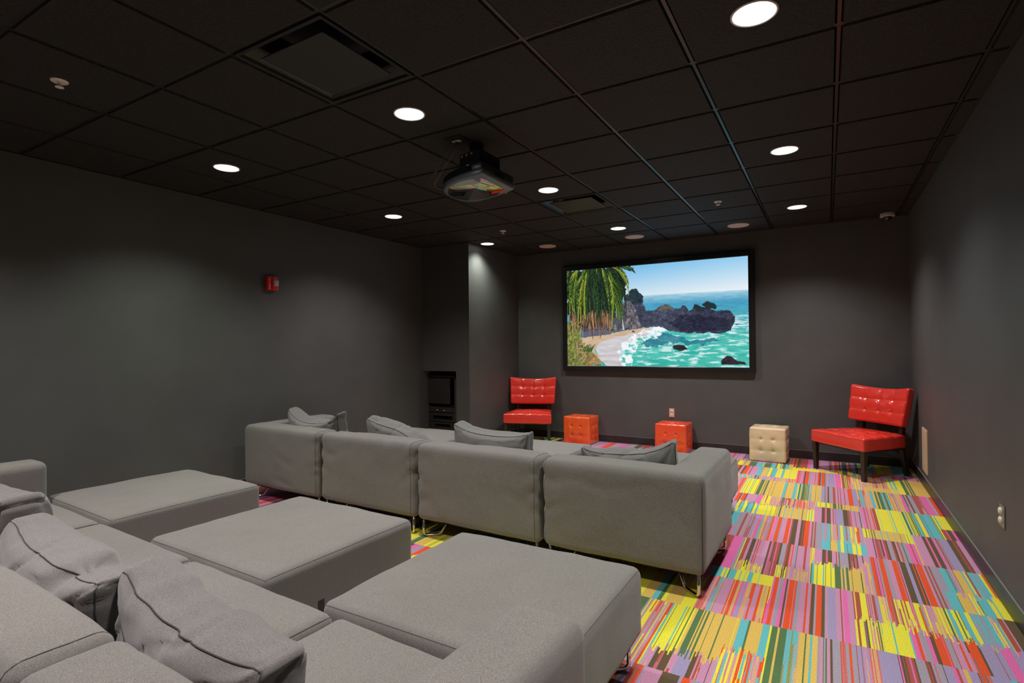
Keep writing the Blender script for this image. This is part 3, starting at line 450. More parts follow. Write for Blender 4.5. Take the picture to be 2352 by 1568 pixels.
def sprinkler(x, y, label):
    t = thing('fire_sprinkler', label, 'sprinkler', (x, y, H), 0, 'ceiling sprinkler heads')
    bm = bmesh.new(); lathe(bm, [(.038, .002), (.038, -.003), (.030, -.008), (.016, -.004), (0, -.004)], 28); obj('escutcheon', bm, MWHT, t, True)
    bm = bmesh.new(); lathe(bm, [(.011, -.004), (.011, -.014), (.005, -.017), (.005, -.028), (0, -.028)], 12)
    for s in (-1, 1): tube(bm, [(s*.010, 0, -.012), (s*.013, 0, -.020), (s*.003, 0, -.029)], .0022, 6)
    obj('frame', bm, MWHT, t, True)
    bm = bmesh.new(); lathe(bm, [(0, -.029), (.018, -.030), (.019, -.033), (0, -.033)], 16); obj('deflector', bm, MWHT, t)
sprinkler(-.354, -.30, 'white sprinkler head in the ceiling at the far left of the view')
sprinkler(-.315, 3.96, 'small white sprinkler head between the corner downlight and the far vent')
sprinkler(2.10, 3.96, 'small white sprinkler head in front of the rightmost ceiling speaker')
t = thing('security_camera', 'white dome security camera on the ceiling in the front right corner', 'security camera', (3.555, 5.44, H))
bm = bmesh.new(); lathe(bm, [(.066, .001), (.068, -.03), (.062, -.037), (.045, -.038), (0, -.036)], 32); obj('base', bm, mat('camera_white', srgb(200, 194, 188), .45), t, True, 40)
bm = bmesh.new(); lathe(bm, [(.042, -.037), (.040, -.055), (.028, -.072), (.012, -.079), (0, -.080)], 24); obj('dome', bm, mat('smoked_dome', g3(.02), .06, spec=.7), t, True)

# ------------------------------------------------------------------ wall fixtures
# red fire alarm on the left wall
t = thing('fire_alarm', 'red fire alarm strobe with white lettering mounted on the left wall', 'fire alarm', (XL, 1.96, 2.0), 0)
bm = bmesh.new(); box(bm, 0, .045, -.062, .062, -.068, .072, .006, 2); obj('body', bm, MALRM, t, True, 40)
bm = bmesh.new(); box(bm, .045, .056, -.012, .056, -.064, .066, .004, 2); obj('strobe_plate', bm, MALRM, t, True, 40)
bm = bmesh.new(); rbox(bm, (.016, .027, .030), .010, .02); bmesh.ops.translate(bm, vec=(.060, .022, .004), verts=bm.verts[:]); obj('strobe_lens', bm, MGLS, t, True)
def text_mesh(name, s, size, m, parent, ext=.0006):
    cu = bpy.data.curves.new(name, 'FONT'); cu.body = s; cu.size = size; cu.align_x = 'CENTER'; cu.align_y = 'CENTER'; cu.extrude = ext
    o = bpy.data.objects.new('tmp', cu); C.objects.link(o)
    dg = bpy.context.evaluated_depsgraph_get(); me = bpy.data.meshes.new_from_object(o.evaluated_get(dg))
    bpy.data.objects.remove(o); me.materials.clear(); me.materials.append(m)
    q = link(name, me, parent); return q
for k, ch in enumerate('FIRE'):
    q = text_mesh('lettering', ch, .028, MWHT, t); q.rotation_euler = (PI/2, 0, PI/2); q.location = (.0466, -.036, .030-.026*k)
# duplex outlet on the front wall
t = thing('wall_outlet', 'pinkish duplex outlet plate on the front wall above the middle red cube stool', 'outlet', (1.222, YF, .455))
bm = bmesh.new(); box(bm, -.034, .034, -.007, 0, -.057, .057, .002, 2); obj('cover_plate', bm, MPINK, t)
for z in (-.026, .026):
    bm = bmesh.new(); rbox(bm, (.017, .004, .014), .0035, .01); bmesh.ops.translate(bm, vec=(0, -.0075, z), verts=bm.verts[:])
    s = obj('socket', bm, MWHT, t, True)
    bm = bmesh.new()
    for x in (-.006, .006): box(bm, x-.0012, x+.0012, -.0122, -.011, z-.003, z+.006)
    box(bm, -.002, .002, -.0122, -.011, z-.010, z-.006); obj('slot', bm, MBLK, s)
# steel outlet on the right wall with round safety caps
t = thing('wall_outlet', 'steel outlet plate with two round white caps on the right wall', 'outlet', (XR, 2.158, .455))
bm = bmesh.new(); box(bm, -.006, 0, -.043, .043, -.057, .057, .002, 2); obj('cover_plate', bm, MSTEEL, t)
for z in (-.0235, .0235):
    bm = bmesh.new(); lathe(bm, [(.0185, 0), (.0185, .006), (.014, .010), (0, .011)], 24)
    bmesh.ops.rotate(bm, cent=(0, 0, 0), matrix=Matrix.Rotation(-PI/2, 3, 'Y'), verts=bm.verts[:])
    bmesh.ops.translate(bm, vec=(-.006, .010, z), verts=bm.verts[:]); obj('safety_cap', bm, mat('cap_white', srgb(226, 226, 205), .35), t, True)
t = thing('wall_plate', 'blank cream access plate on the right wall beside the red chair', 'access panel', (XR, 4.675, .355))
bm = bmesh.new(); box(bm, -.010, 0, -.137, .137, -.20, .20, .003, 2); obj('panel', bm, MCREAMP, t)
bm = bmesh.new(); box(bm, -.0125, -.0095, -.120, .120, -.183, .183, .002, 2); obj('raised_centre', bm, MCREAMP, t)
# ------------------------------------------------------------------ projected picture
def build_picture(W, Hh):
    """colour grid of a rocky cove seen past a palm; coordinates follow the picture, x 0..1960, y 0..1160"""
    rg = np.random.RandomState(3)
    X, Y = np.meshgrid((np.arange(W)+.5)/W*1960, (np.arange(Hh)+.5)/Hh*1130)
    def nz2(sx, sy, seed, octv=3):
        r = np.random.RandomState(seed); out = np.zeros(X.shape); amp = 1; tot = 0
        for o in range(octv):
            gx, gy = int(1960/sx)+3, int(1160/sy)+3; g = r.rand(gy, gx)
            u = X/sx; v = Y/sy; iu = u.astype(int); iv = v.astype(int); fu = u-iu; fv = v-iv
            fu = fu*fu*(3-2*fu); fv = fv*fv*(3-2*fv)
            out += amp*((g[iv, iu]*(1-fu)+g[iv, iu+1]*fu)*(1-fv)+(g[iv+1, iu]*(1-fu)+g[iv+1, iu+1]*fu)*fv)
            tot += amp; amp *= .55; sx /= 2.1; sy /= 2.1
        return out/tot
    def col(r, g, b): return np.array([r, g, b], float)
    img = np.zeros(X.shape+(3,))
    t = np.clip(Y/330, 0, 1)[..., None]; s = np.clip((X-700)/1250, 0, 1)[..., None]
    img[:] = (col(118, 186, 232)*(1-s)+col(150, 205, 240)*s)*(1-t)+(col(206, 228, 240)*(1-s)+col(232, 240, 245)*s)*t
    def mixc(mask, c):
        m = np.clip(mask, 0, 1)[..., None]; img[:] = img*(1-m)+c*m
    def poly(pts, soft=0, rough=0, seed=0):
        x = X; y = Y
        if rough:
            x = X+(nz2(60, 60, seed+50)-.5)*rough*2; y = Y+(nz2(45, 45, seed+51)-.5)*rough*2
        ins = np.zeros(X.shape, bool); n = len(pts)
        for i in range(n):
            x1, y1 = pts[i]; x2, y2 = pts[(i+1) % n]
            if y1 == y2: continue
            c = ((y1 > y) != (y2 > y)) & (x < (x2-x1)*(y-y1)/(y2-y1)+x1); ins ^= c
        return ins.astype(float)
    hz = 342
    sea = np.clip((Y-hz+6)/12, 0, 1)
    d = np.clip((Y-hz)/760, 0, 1)[..., None]
    near = col(52, 178, 164)*(1-np.clip(nz2(220, 60, 5)*1.6-.5, 0, 1))[..., None]+col(110, 205, 190)*np.clip(nz2(220, 60, 5)*1.6-.5, 0, 1)[..., None]
    mid = col(74, 156, 192)
    seac = col(170, 208, 226)*(1-np.clip(d*7, 0, 1))+np.clip(d*7, 0, 1)*(mid*(1-np.clip((d-.15)*2.2, 0, 1))+near*np.clip((d-.15)*2.2, 0, 1))
    seac = seac*(0.88+.24*nz2(70, 9, 8, 4))[..., None]
    mixc(sea, seac)
    foam = np.clip((nz2(95, 20, 21, 6)-.50)*7, 0, 1)*np.clip((Y-520)/150, 0, 1)*np.clip((X-700)/200, 0, 1)
    mixc(foam*.8, col(236, 244, 248))
    foam2 = np.clip((nz2(60, 13, 24, 6)-.46)*8, 0, 1)*np.clip(1-np.abs(Y-690)/130, 0, 1)*np.clip((X-1640)/160, 0, 1)
    mixc(foam2, col(232, 242, 248))
    dk = poly([(1000, 800), (1120, 760), (1400, 850), (1640, 830), (1700, 850), (1500, 900), (1200, 870), (1040, 920), (900, 900), (880, 860)], rough=30, seed=9)
    mixc(dk*.75, col(34, 112, 138)*(.85+.3*nz2(60, 14, 61, 4))[..., None])
    # sand, surf
    mixc(poly([(160, 800), (360, 775), (640, 740), (900, 700), (1010, 705), (900, 760), (640, 800), (440, 840), (360, 900), (340, 960), (440, 1080), (160, 1080)], rough=8, seed=2), col(206, 178, 146)*(0.93+.14*nz2(50, 14, 31))[..., None])
    mixc(poly([(170, 712), (360, 708), (560, 730), (520, 770), (170, 800)], rough=8), col(92, 100, 128))
    mixc(poly([(400, 860), (520, 810), (700, 780), (900, 735), (1010, 690), (1010, 760), (760, 850), (660, 900), (640, 1010), (660, 1160), (500, 1160), (400, 1060), (345, 940)], rough=14, seed=4),
         col(206, 202, 206)*(0.86+.24*nz2(110, 22, 33, 4))[..., None])
    mixc(poly([(640, 880), (760, 800), (900, 740), (1000, 690), (1100, 690), (1180, 740), (1080, 800), (960, 830), (840, 900), (780, 1000), (760, 1160), (620, 1160), (620, 1000)], rough=40, seed=6)*np.clip((nz2(40, 30, 36, 4)-.33)*5, 0, 1),
         col(240, 245, 250))
    # headland
    rk_ = nz2(30, 20, 40, 6); rock = (0.55+.7*rk_+1.6*np.clip(nz2(13, 10, 71, 4)-.62, 0, 1)*2)[..., None]; haze = np.clip(1-np.abs(X-1050)/500, 0, 1)[..., None]*18
    mixc(poly([(700, 330), (745, 300), (780, 262), (830, 258), (860, 300), (895, 340), (900, 400), (890, 440), (920, 470), (930, 500), (1000, 520), (1050, 500), (1100, 465), (1150, 455), (1195, 470), (1235, 510), (1300, 500), (1318, 465),
                (1345, 480), (1385, 530), (1450, 500), (1560, 500), (1650, 545), (1700, 545), (1790, 545), (1835, 610), (1825, 680), (1790, 760), (1700, 775), (1560, 770), (1400, 775), (1260, 755), (1160, 735), (1080, 690), (900, 700), (700, 720)], rough=14, seed=11),
         (col(58, 62, 82)+haze)*rock)
    mixc(poly([(1180, 640), (1400, 560), (1600, 600), (1780, 640), (1770, 740), (1500, 755), (1300, 750)], rough=30, seed=14)*.8, col(40, 42, 62)*rock)
    mixc(poly([(1100, 470), (1180, 460), (1240, 520), (1180, 500), (1060, 520)], rough=6)*.8, col(112, 104, 84))
    mixc(poly([(735, 340), (745, 310), (780, 262), (830, 258), (860, 300), (900, 350), (905, 420), (800, 430), (740, 390)], rough=18, seed=16), col(44, 60, 68)*rock)
    for cx, cy in ((1480, 492), (1560, 470), (1600, 490)):
        mixc(poly([(cx-50, cy+30), (cx-40, cy-8), (cx, cy-28), (cx+45, cy-4), (cx+50, cy+36)], rough=26, seed=int(cx)), col(36, 50, 54))
    mixc(poly([(500, 600), (600, 520), (700, 400), (760, 400), (800, 470), (840, 560), (880, 700), (780, 712), (560, 750), (500, 680)], rough=14, seed=18),
         col(122, 116, 124)*(0.25+1.1*nz2(22, 34, 44, 6)+2.2*np.clip(nz2(10, 14, 72, 4)-.58, 0, 1))[..., None])
    mixc(poly([(560, 620), (600, 520), (720, 470), (700, 640), (680, 710), (620, 720)], rough=16, seed=19)*.6, col(70, 72, 84)*rock)
    mixc(poly([(652, 560), (662, 560), (690, 720), (678, 720)], rough=3), col(214, 220, 232))
    mixc(poly([(200, 560), (420, 600), (560, 600), (560, 730), (400, 720), (170, 720)], rough=14, seed=13)*.9, col(60, 72, 100)*rock)
    # small rocks
    for pts in ([(1215, 905), (1260, 895), (1340, 905), (1375, 945), (1290, 960), (1225, 940)], [(1700, 1060), (1745, 1010), (1800, 1020), (1850, 1060), (1920, 1075), (1940, 1100), (1700, 1100)],
                [(770, 745), (795, 725), (815, 748)], [(1830, 690), (1850, 680), (1870, 695)]):
        mixc(poly(pts, rough=8, seed=20), col(52, 44, 54)*rock)
    # bank bottom-left
    mixc(poly([(0, 600), (120, 610), (170, 700), (160, 800), (200, 880), (300, 960), (420, 1110), (0, 1160)], rough=24, seed=22),
         col(128, 132, 70)*(0.45+1.0*nz2(24, 24, 46, 4))[..., None])
    mixc(poly([(260, 990), (330, 985), (430, 1105), (240, 1140)], rough=12, seed=23)*.8, col(176, 138, 96)*rock)
    # palm trunk shade then fronds
    def stroke(pts, wd, c, a=1.0):
        pts = np.array(pts, float); lo = pts.min(0)-wd-6; hi = pts.max(0)+wd+6
        x0, x1 = max(0, int(lo[0]/1960*W)), min(W, int(hi[0]/1960*W)+1); y0, y1 = max(0, int(lo[1]/1130*Hh)), min(Hh, int(hi[1]/1130*Hh)+1)
        if x1 <= x0 or y1 <= y0: return
        x = X[y0:y1, x0:x1]; y = Y[y0:y1, x0:x1]; best = np.full(x.shape, 1e9)
        for (ax, ay), (bx, by) in zip(pts, pts[1:]):
            dx, dy = bx-ax, by-ay; tt = np.clip(((x-ax)*dx+(y-ay)*dy)/(dx*dx+dy*dy+1e-9), 0, 1)
            best = np.minimum(best, np.hypot(x-ax-tt*dx, y-ay-tt*dy))
        m = (np.clip((wd-best)/2.2+.5, 0, 1)*a)[..., None]
        img[y0:y1, x0:x1] = img[y0:y1, x0:x1]*(1-m)+np.array(c, float)*m
    mixc(poly([(0, 0), (640, 0), (700, 90), (720, 250), (640, 430), (600, 580), (430, 660), (250, 660), (100, 640), (0, 560)], rough=50, seed=25), col(34, 44, 34))
    for k in range(120):       # dry skirt
        x0 = rg.uniform(20, 560); l = rg.uniform(50, 250); yb = 520+rg.uniform(-40, 60)
        c = [(118, 84, 62), (150, 112, 84), (88, 62, 50), (172, 134, 100)][rg.randint(4)]
        stroke([(x0, yb), (x0+rg.uniform(-10, 10), yb+l*.5), (x0+rg.uniform(-16, 16), yb+l)], rg.uniform(2, 6), c)
    fr = []
    for k in range(64):
        x0 = rg.uniform(60, 560); y0 = rg.uniform(-60, 160); sp = (x0-300)/300
        ln = rg.uniform(300, 600)
        ex = x0+sp*rg.uniform(60, 190)+rg.uniform(-40, 40); ey = y0+ln
        fr.append((y0+ln, [(x0, y0), (x0+sp*90, y0+ln*.18), (x0*.35+ex*.65+sp*40, y0+ln*.5), (ex, ey)]))
    fr.append((400, [(560, 0), (650, 30), (740, 110), (742, 330)])); fr.append((300, [(600, -20), (680, -5), (770, 30), (785, 50)]))
    fr.append((500, [(520, 40), (640, 120), (700, 260), (700, 440)])); fr.append((520, [(480, 60), (600, 180), (650, 330), (640, 510)]))
    fr.sort(key=lambda q: q[0])
    for key, ctrl in fr:
        P0, P1, P2, P3 = [np.array(p, float) for p in ctrl]; lush = rg.rand()
        base = [(48, 72, 38), (76, 102, 40), (118, 132, 46), (30, 50, 36), (36, 58, 40)][rg.randint(5)]
        pts = [P0*(1-t)**3+3*P1*t*(1-t)**2+3*P2*t*t*(1-t)+P3*t**3 for t in np.linspace(0, 1, 15)]
        for i, p in enumerate(pts[:-1]):
            tdir = pts[i+1]-p; tdir /= np.hypot(*tdir)+1e-9; nrm = np.array([-tdir[1], tdir[0]])
            wdt = 26*math.sin(math.pi*min(1, .12+i/14))
            for sgn in (-1, 1):
                for q in range(2):
                    pp = p+tdir*q*12; e = pp+nrm*sgn*wdt+tdir*rg.uniform(24, 46)
                    f = rg.uniform(.55, 1.35) if sgn > 0 else rg.uniform(.4, 1.0)
                    stroke([pp, e], 3.6, [min(255, c*f) for c in base])
        stroke(pts, 2.5, [min(255, c*1.5) for c in base])
    for k in range(40):
        x0 = rg.uniform(0, 180); y0 = rg.uniform(640, 1000); stroke([(x0, y0), (x0+rg.uniform(-30, 50), y0-rg.uniform(20, 60))], 3, [(150, 158, 70), (96, 118, 52), (178, 170, 110)][rg.randint(3)])
    for a, b in (((118, 850), (125, 1010)), ((150, 880), (215, 870)), ((130, 930), (220, 925)), ((120, 960), (215, 985)), ((205, 870), (200, 930)), ((250, 900), (215, 1000)), ((150, 1060), (230, 1000)), ((180, 1100), (240, 1010))):
        stroke([a, b], 9, (140, 112, 86)); stroke([a, b], 3, (206, 178, 144))
    for k in range(16):
        a = rg.uniform(160, 300); stroke([(a, 960), (a+rg.uniform(10, 50), 870+rg.uniform(0, 60))], 4, (64, 92, 44))
    return np.clip(img/255, 0, 1)
SX0, SX1, SZ0, SZ1 = -.237, 2.169, 1.060, 2.416
yf = 5.585
t = thing('projection_screen', 'large black-framed screen on the front wall showing a palm and rocky ocean cove', 'screen', ((SX0+SX1)/2, YF, SZ0))
ox, oz = (SX0+SX1)/2, SZ0
PW, PH = 720, 406
img = build_picture(PW, PH)
lin = np.where(img > .04045, ((img+.055)/1.055)**2.4, img/12.92)
vx, vz = np.meshgrid(np.linspace(SX0, SX1, PW+1)-ox, np.linspace(SZ1, SZ0, PH+1)-oz)
vv = np.stack([vx.ravel(), np.full(vx.size, yf+.012-YF), vz.ravel()], 1)
idx = np.arange((PW+1)*(PH+1)).reshape(PH+1, PW+1)
fc = np.stack([idx[:-1, :-1], idx[1:, :-1], idx[1:, 1:], idx[:-1, 1:]], -1).reshape(-1, 4)
me = bpy.data.meshes.new('picture'); me.vertices.add(len(vv)); me.vertices.foreach_set('co', vv.ravel())
me.loops.add(fc.size); me.loops.foreach_set('vertex_index', fc.ravel()); me.polygons.add(len(fc))
me.polygons.foreach_set('loop_start', np.arange(0, fc.size, 4)); me.update(calc_edges=True)
ca = me.color_attributes.new('picture', 'FLOAT_COLOR', 'CORNER')
c4 = np.concatenate([lin.reshape(-1, 3), np.ones((PW*PH, 1))], 1).astype(np.float32)
ca.data.foreach_set('color', np.repeat(c4, 4, axis=0).ravel())
MPIC = mat('lit_picture', (0, 0, 0, 1), .8, spec=.1); at = N(MPIC, 'ShaderNodeVertexColor'); at.layer_name = 'picture'
L(MPIC, at, 'Color', bsdf(MPIC), 'Emission Color'); bsdf(MPIC).inputs['Emission Strength'].default_value = 1.0
me.materials.append(MPIC); link('picture', me, t)
bm = bmesh.new()
def frame_ring(bm, x0, x1, z0, z1, prof):
    prev = None
    for off, y in prof:
        cur = [bm.verts.new((a-ox, y-YF, b-oz)) for a, b in ((x0-off, z0-off), (x1+off, z0-off), (x1+off, z1+off), (x0-off, z1+off))]
        if prev:
            for k in range(4): bm.faces.new((prev[k], prev[(k+1) % 4], cur[(k+1) % 4], cur[k]))
        prev = cur
frame_ring(bm, SX0, SX1, SZ0, SZ1, [(0, yf+.02), (0, yf+.004), (.008, yf), (.064, yf), (.072, yf+.006), (.072, YF-.012), (.03, YF-.012)])
obj('frame', bm, MSAT, t)
bm = bmesh.new(); box(bm, SX0-ox-.03, SX1-ox+.03, -.024, -.001, -.03, SZ1-SZ0+.03); obj('mounting_batten', bm, MBLK, t)

# ------------------------------------------------------------------ niche and equipment rack
bm = bmesh.new(); NX = -1.94
box(bm, NX-.03, NX, BY, BY+.62, .0, 1.1); box(bm, -1.29, -1.26, BY+.1, BY+.62, .0, 1.1); box(bm, NX, -1.26, BY+.6, BY+.63, 0, 1.1)
box(bm, NX, -1.29, BY+.1, BY+.6, 1.018, 1.05); box(bm, NX, -1.29, BY+.1, BY+.6, .09, .12)
struct('wall_niche', bm, MW)
t = thing('equipment_rack', 'black equipment rack built into the corner wall recess at floor level', 'equipment rack', (-1.62, 4.45, .12))
def rb(name, x0, x1, y0, y1, z0, z1, m, par=t, bev=.002):
    bm = bmesh.new(); box(bm, x0+1.62, x1+1.62, y0-4.45, y1-4.45, z0-.12, z1-.12, bev, 1); return obj(name, bm, m, par)
MRAIL = mat('rack_rail', g3(.045, (1, .9, .8)), .5)
MRP = add_noise(mat('rack_panel', g3(.025), .45), g3(.022, (1, .92, .86)), g3(.034, (1, .92, .86)), 3, 2)
rb('rail', -1.905, -1.862, 4.44, 4.475, .121, .948, MRAIL); rb('rail', -1.405, -1.375, 4.44, 4.475, .121, .948, MRAIL)
rb('rail', -1.905, -1.862, 4.80, 4.835, .121, .948, MRAIL); rb('rail', -1.405, -1.375, 4.80, 4.835, .121, .948, MRAIL)
rb('top_bar', -1.905, -1.375, 4.44, 4.475, .925, .948, MRAIL)
dd = rb('blank_door', -1.852, -1.468, 4.425, 4.438, .56, .912, MRP)
rb('latch', -1.503, -1.492, 4.419, 4.426, .730, .742, MTINY and MSTEEL, dd, 0)
rb('shelf', -1.86, -1.405, 4.45, 4.80, .53, .536, MRP)
a = rb('player', -1.852, -1.41, 4.445, 4.76, .445, .515, MRP)
rb('indicator', -1.712, -1.695, 4.4435, 4.446, .470, .474, MTINY, a, 0); rb('indicator', -1.592, -1.580, 4.4435, 4.446, .466, .470, MTINY, a, 0); rb('indicator', -1.575, -1.571, 4.4435, 4.446, .466, .470, MTINY, a, 0)
for z0, z1, s0, s1, xa, xb in ((.315, .435, .340, .395, -1.775, -1.445), (.215, .305, .235, .28, -1.745, -1.48)):
    bm = bmesh.new()
    for b_ in ((-1.856, -1.405, z0, s0), (-1.856, -1.405, s1, z1), (-1.856, xa, s0, s1), (xb, -1.405, s0, s1)): box(bm, b_[0]+1.62, b_[1]+1.62, -.005, .0, b_[2]-.12, b_[3]-.12)
    q = obj('vent_panel', bm, MRP, t)
    bm = bmesh.new()
    for k in range(16): x = xa+1.62+(xb-xa)*(k+.5)/16; box(bm, x-.0035, x+.0035, .003, .008, s0-.12, s0-.12+.012)
    obj('grille_tooth', bm, MRAIL, q)
rb('drawer_lip', -1.86, -1.405, 4.43, 4.47, .183, .208, mat('light_lip', g3(.3, (1, .93, .85)), .5))
rb('plinth', -1.90, -1.38, 4.45, 4.84, .121, .175, MRP)
for k in range(11):
    pass
for k in range(6):
    bm = bmesh.new(); box(bm, -1.853+1.62, -1.848+1.62, -.0068, -.0045, .105+k*.055, .110+k*.055); obj('screw', bm, MSTEEL, t)

# ------------------------------------------------------------------ projector
t = thing('projector', 'black ceiling projector with curved vented back and glossy underside hanging upside down', 'projector', (.925, 1.56, 2.42), math.radians(-7))
t.rotation_euler = (math.radians(-5), math.radians(-4), math.radians(-7))
out = [(.208, -.150), (.204, -.163), (.192, -.170), (.12, -.180), (.06, -.184), (.0, -.184), (-.06, -.179), (-.11, -.168), (-.155, -.150), (-.19, -.122), (-.215, -.088), (-.230, -.048), (-.236, 0), (-.233, .045), (-.222, .09), (-.20, .13), (-.17, .16), (-.13, .175), (-.06, .182), (.05, .182), (.15, .176), (.192, .170), (.204, .163), (.208, .150)]
def round_poly(p, k=4, it=2):
    for _ in range(it):
        q = []
        for a, b in zip(p, p[1:]+p[:1]):
            q += [(a[0]*.8+b[0]*.2, a[1]*.8+b[1]*.2), (a[0]*.2+b[0]*.8, a[1]*.2+b[1]*.8)]
        p = q
    return p
po = out
def prism(bm, layers, cap0=True, cap1=True):
    prev = None
    for s, z in layers:
        cur = [bm.verts.new((x*s, y*s, z)) for x, y in po]
        if prev:
            n = len(cur)
            for i in range(n): bm.faces.new((prev[i], prev[(i+1) % n], cur[(i+1) % n], cur[i]))
        elif cap0: bm.faces.new(cur)
        prev = cur
    if cap1: bm.faces.new(prev)
MPRO = mat('projector_shell', g3(.05, (.8, .95, 1.1)), .33, metal=.3, spec=.6)
MGLOSS = mat('glossy_lid', g3(.012), .04, spec=1.0, coat=1, coatr=.02); bsdf(MGLOSS).inputs['IOR'].default_value = 2.4
bm = bmesh.new(); prism(bm, [(.985, .036), (.99, .038), (.992, .078), (.975, .088), (.93, .096)]); obj('body', bm, MPRO, t, True, 50)
bm = bmesh.new(); prism(bm, [(.955, .0), (.985, .004), (1, .014), (1, .034), (.985, .040)]); obj('lower_band', bm, mat('projector_band', g3(.2, (.8, .97, 1.12)), .38, metal=.35, spec=.6), t, True, 50)
bm = bmesh.new()
for k in range(7):
    z = .045+k*.0052
    pts = [(x*1.0, y*1.0, z) for x, y in po if y < .10 and x < .15]
    pts.sort(key=lambda p: math.atan2(p[1]-.5, p[0]))
    tube(bm, pts, .0017, 5)
obj('vent_fin', bm, MBLK, t, True)
bm = bmesh.new(); prism(bm, [(s_, 0) for s_ in (.02, .15, .3, .45, .6, .72, .82, .9, .945)])
for v in bm.verts: v.co.z = min(.003, -.014+.015*((v.co.x/.225)**2+(v.co.y/.17)**2))
obj('glossy_lid', bm, MGLOSS, t, True)
bm = bmesh.new()
lathe(bm, [(0, .0), (.034, .0), (.036, .01), (.036, .05), (0, .05)], 24)
bmesh.ops.rotate(bm, cent=(0, 0, 0), matrix=Matrix.Rotation(-PI/2, 3, 'X'), verts=bm.verts[:]); bmesh.ops.translate(bm, vec=(.10, .15, .045), verts=bm.verts[:]); obj('lens', bm, mat('lens_glass', g3(.01), .05, spec=1), t, True, 40)
bm = bmesh.new(); box(bm, .055, .090, -.176, -.160, .0865, .0905); obj('status_light', bm, MBLUE, t)
bm = bmesh.new(); box(bm, .206, .2085, -.05, .05, .030, .062, .001, 1); obj('side_grille', bm, MBLK, t)
bm = bmesh.new(); box(bm, -.012, .165, -.150, .06, .094, .195, .004, 2); br = obj('mount_bracket', bm, MBLK, t)
for k in range(3):
    bm = bmesh.new(); lathe(bm, [(0, 0), (.0095, 0), (.0095, .002), (0, .002)], 20)
    bmesh.ops.rotate(bm, cent=(0, 0, 0), matrix=Matrix.Rotation(PI/2, 3, 'X'), verts=bm.verts[:]); bmesh.ops.translate(bm, vec=(.010+k*.042, -.150, .178), verts=bm.verts[:]); obj('bracket_hole', bm, mat('pale_disc', g3(.22, (1, .95, .9)), .5), br)
bm = bmesh.new(); box(bm, .03, .10, -.10, -.03, .19, .288, .004, 1); obj('ceiling_post', bm, MBLK, t)
t2 = thing('ceiling_cable_plate', 'black ceiling plate with ragged white hole where the projector cables come out', 'cable plate', (.90, 1.385, H), math.radians(-4))
bm = bmesh.new(); box(bm, -.068, .068, -.062, .062, -.008, -.001, .002, 1); obj('plate', bm, MBLK, t2)
bm = bmesh.new(); rbox(bm, (.028, .016, .003), .0025, .006, lambda p: p*(1+.4*nz(p, 90, 3))); bmesh.ops.translate(bm, vec=(-.006, 0, -.011), verts=bm.verts[:]); obj('foam_plug', bm, mat('foam_white', srgb(176, 166, 160), .8), t2, True)
t3 = thing('cable', 'thin black cables looping from the ceiling plate to the left end of the projector', 'cable', (.894, 1.385, H-.013))
def cable(pts, r=.0035):
    ps = smooth_path(pts, .06, 6); bm = bmesh.new(); tube(bm, [(p[0]-.894, p[1]-1.385, p[2]-H+.013) for p in ps], r, 7); return bm
obj('power_cord', cable([(.893, 1.385, 2.703), (.885, 1.38, 2.66), (.80, 1.37, 2.575), (.70, 1.38, 2.52), (.625, 1.40, 2.488), (.64, 1.46, 2.462), (.702, 1.56, 2.457)]), mat('cord', g3(.03), .35), t3, True)
obj('signal_cord', cable([(.897, 1.39, 2.703), (.86, 1.38, 2.61), (.79, 1.38, 2.545), (.745, 1.39, 2.50), (.66, 1.43, 2.462), (.64, 1.50, 2.455), (.70, 1.585, 2.462)], .0028), mat('cord_grey', g3(.12), .4), t3, True)
obj('hanging_cord', cable([(.890, 1.38, 2.703), (.83, 1.37, 2.63), (.775, 1.36, 2.58), (.735, 1.37, 2.53), (.70, 1.40, 2.49), (.715, 1.46, 2.47)], .0022), mat('cord_grey2', g3(.08), .4), t3, True)
# ------------------------------------------------------------------ upholstered seating
def leg_loop(par, x, y, ang, z1=.15):
    ca, sa = math.cos(ang), math.sin(ang)
    pts = [(0, z1), (0, .011), (.115, .011), (.20, z1)]
    ps = smooth_path([(x+ca*a, y+sa*a, z) for a, z in pts], .028, 5)
    bm = bmesh.new(); tube(bm, ps, .0095, 12); return obj('leg', bm, MCHR, par, True)
def slab(bm, x0, x1, y0, y1, z0, z1, r, step=.045, puff=(0, 0, 0), wr=.004, seed=0, crease=None):
    h = ((x1-x0)/2, (y1-y0)/2, (z1-z0)/2); c = Vector(((x0+x1)/2, (y0+y1)/2, (z0+z1)/2))
    def d(p):
        u = [p[i]/h[i] for i in range(3)]; q = p.copy()
        b = [(1-min(1, u[i]**2)) for i in range(3)]
        if puff[2]: q.z += (1 if u[2] > 0 else 0)*puff[2]*abs(u[2])*math.sqrt(b[0]*b[1])
        if puff[1]: q.y += puff[1]*u[1]*math.sqrt(b[0]*b[2])
        if puff[0]: q.x += puff[0]*u[0]*math.sqrt(b[1]*b[2])
        n = nz(p, 5, seed)*wr+nz(p, 13, seed+1)*wr*.4
        nrm = Vector((u[0]**7, u[1]**7, u[2]**7)); nrm = nrm.normalized() if nrm.length > 1e-6 else nrm
        if crease: n += crease(p, u, h)
        return c+q+nrm*n
    fm = rbox(bm, h, r, step, d)
    return lambda p: d(fm(Vector(p)-c))
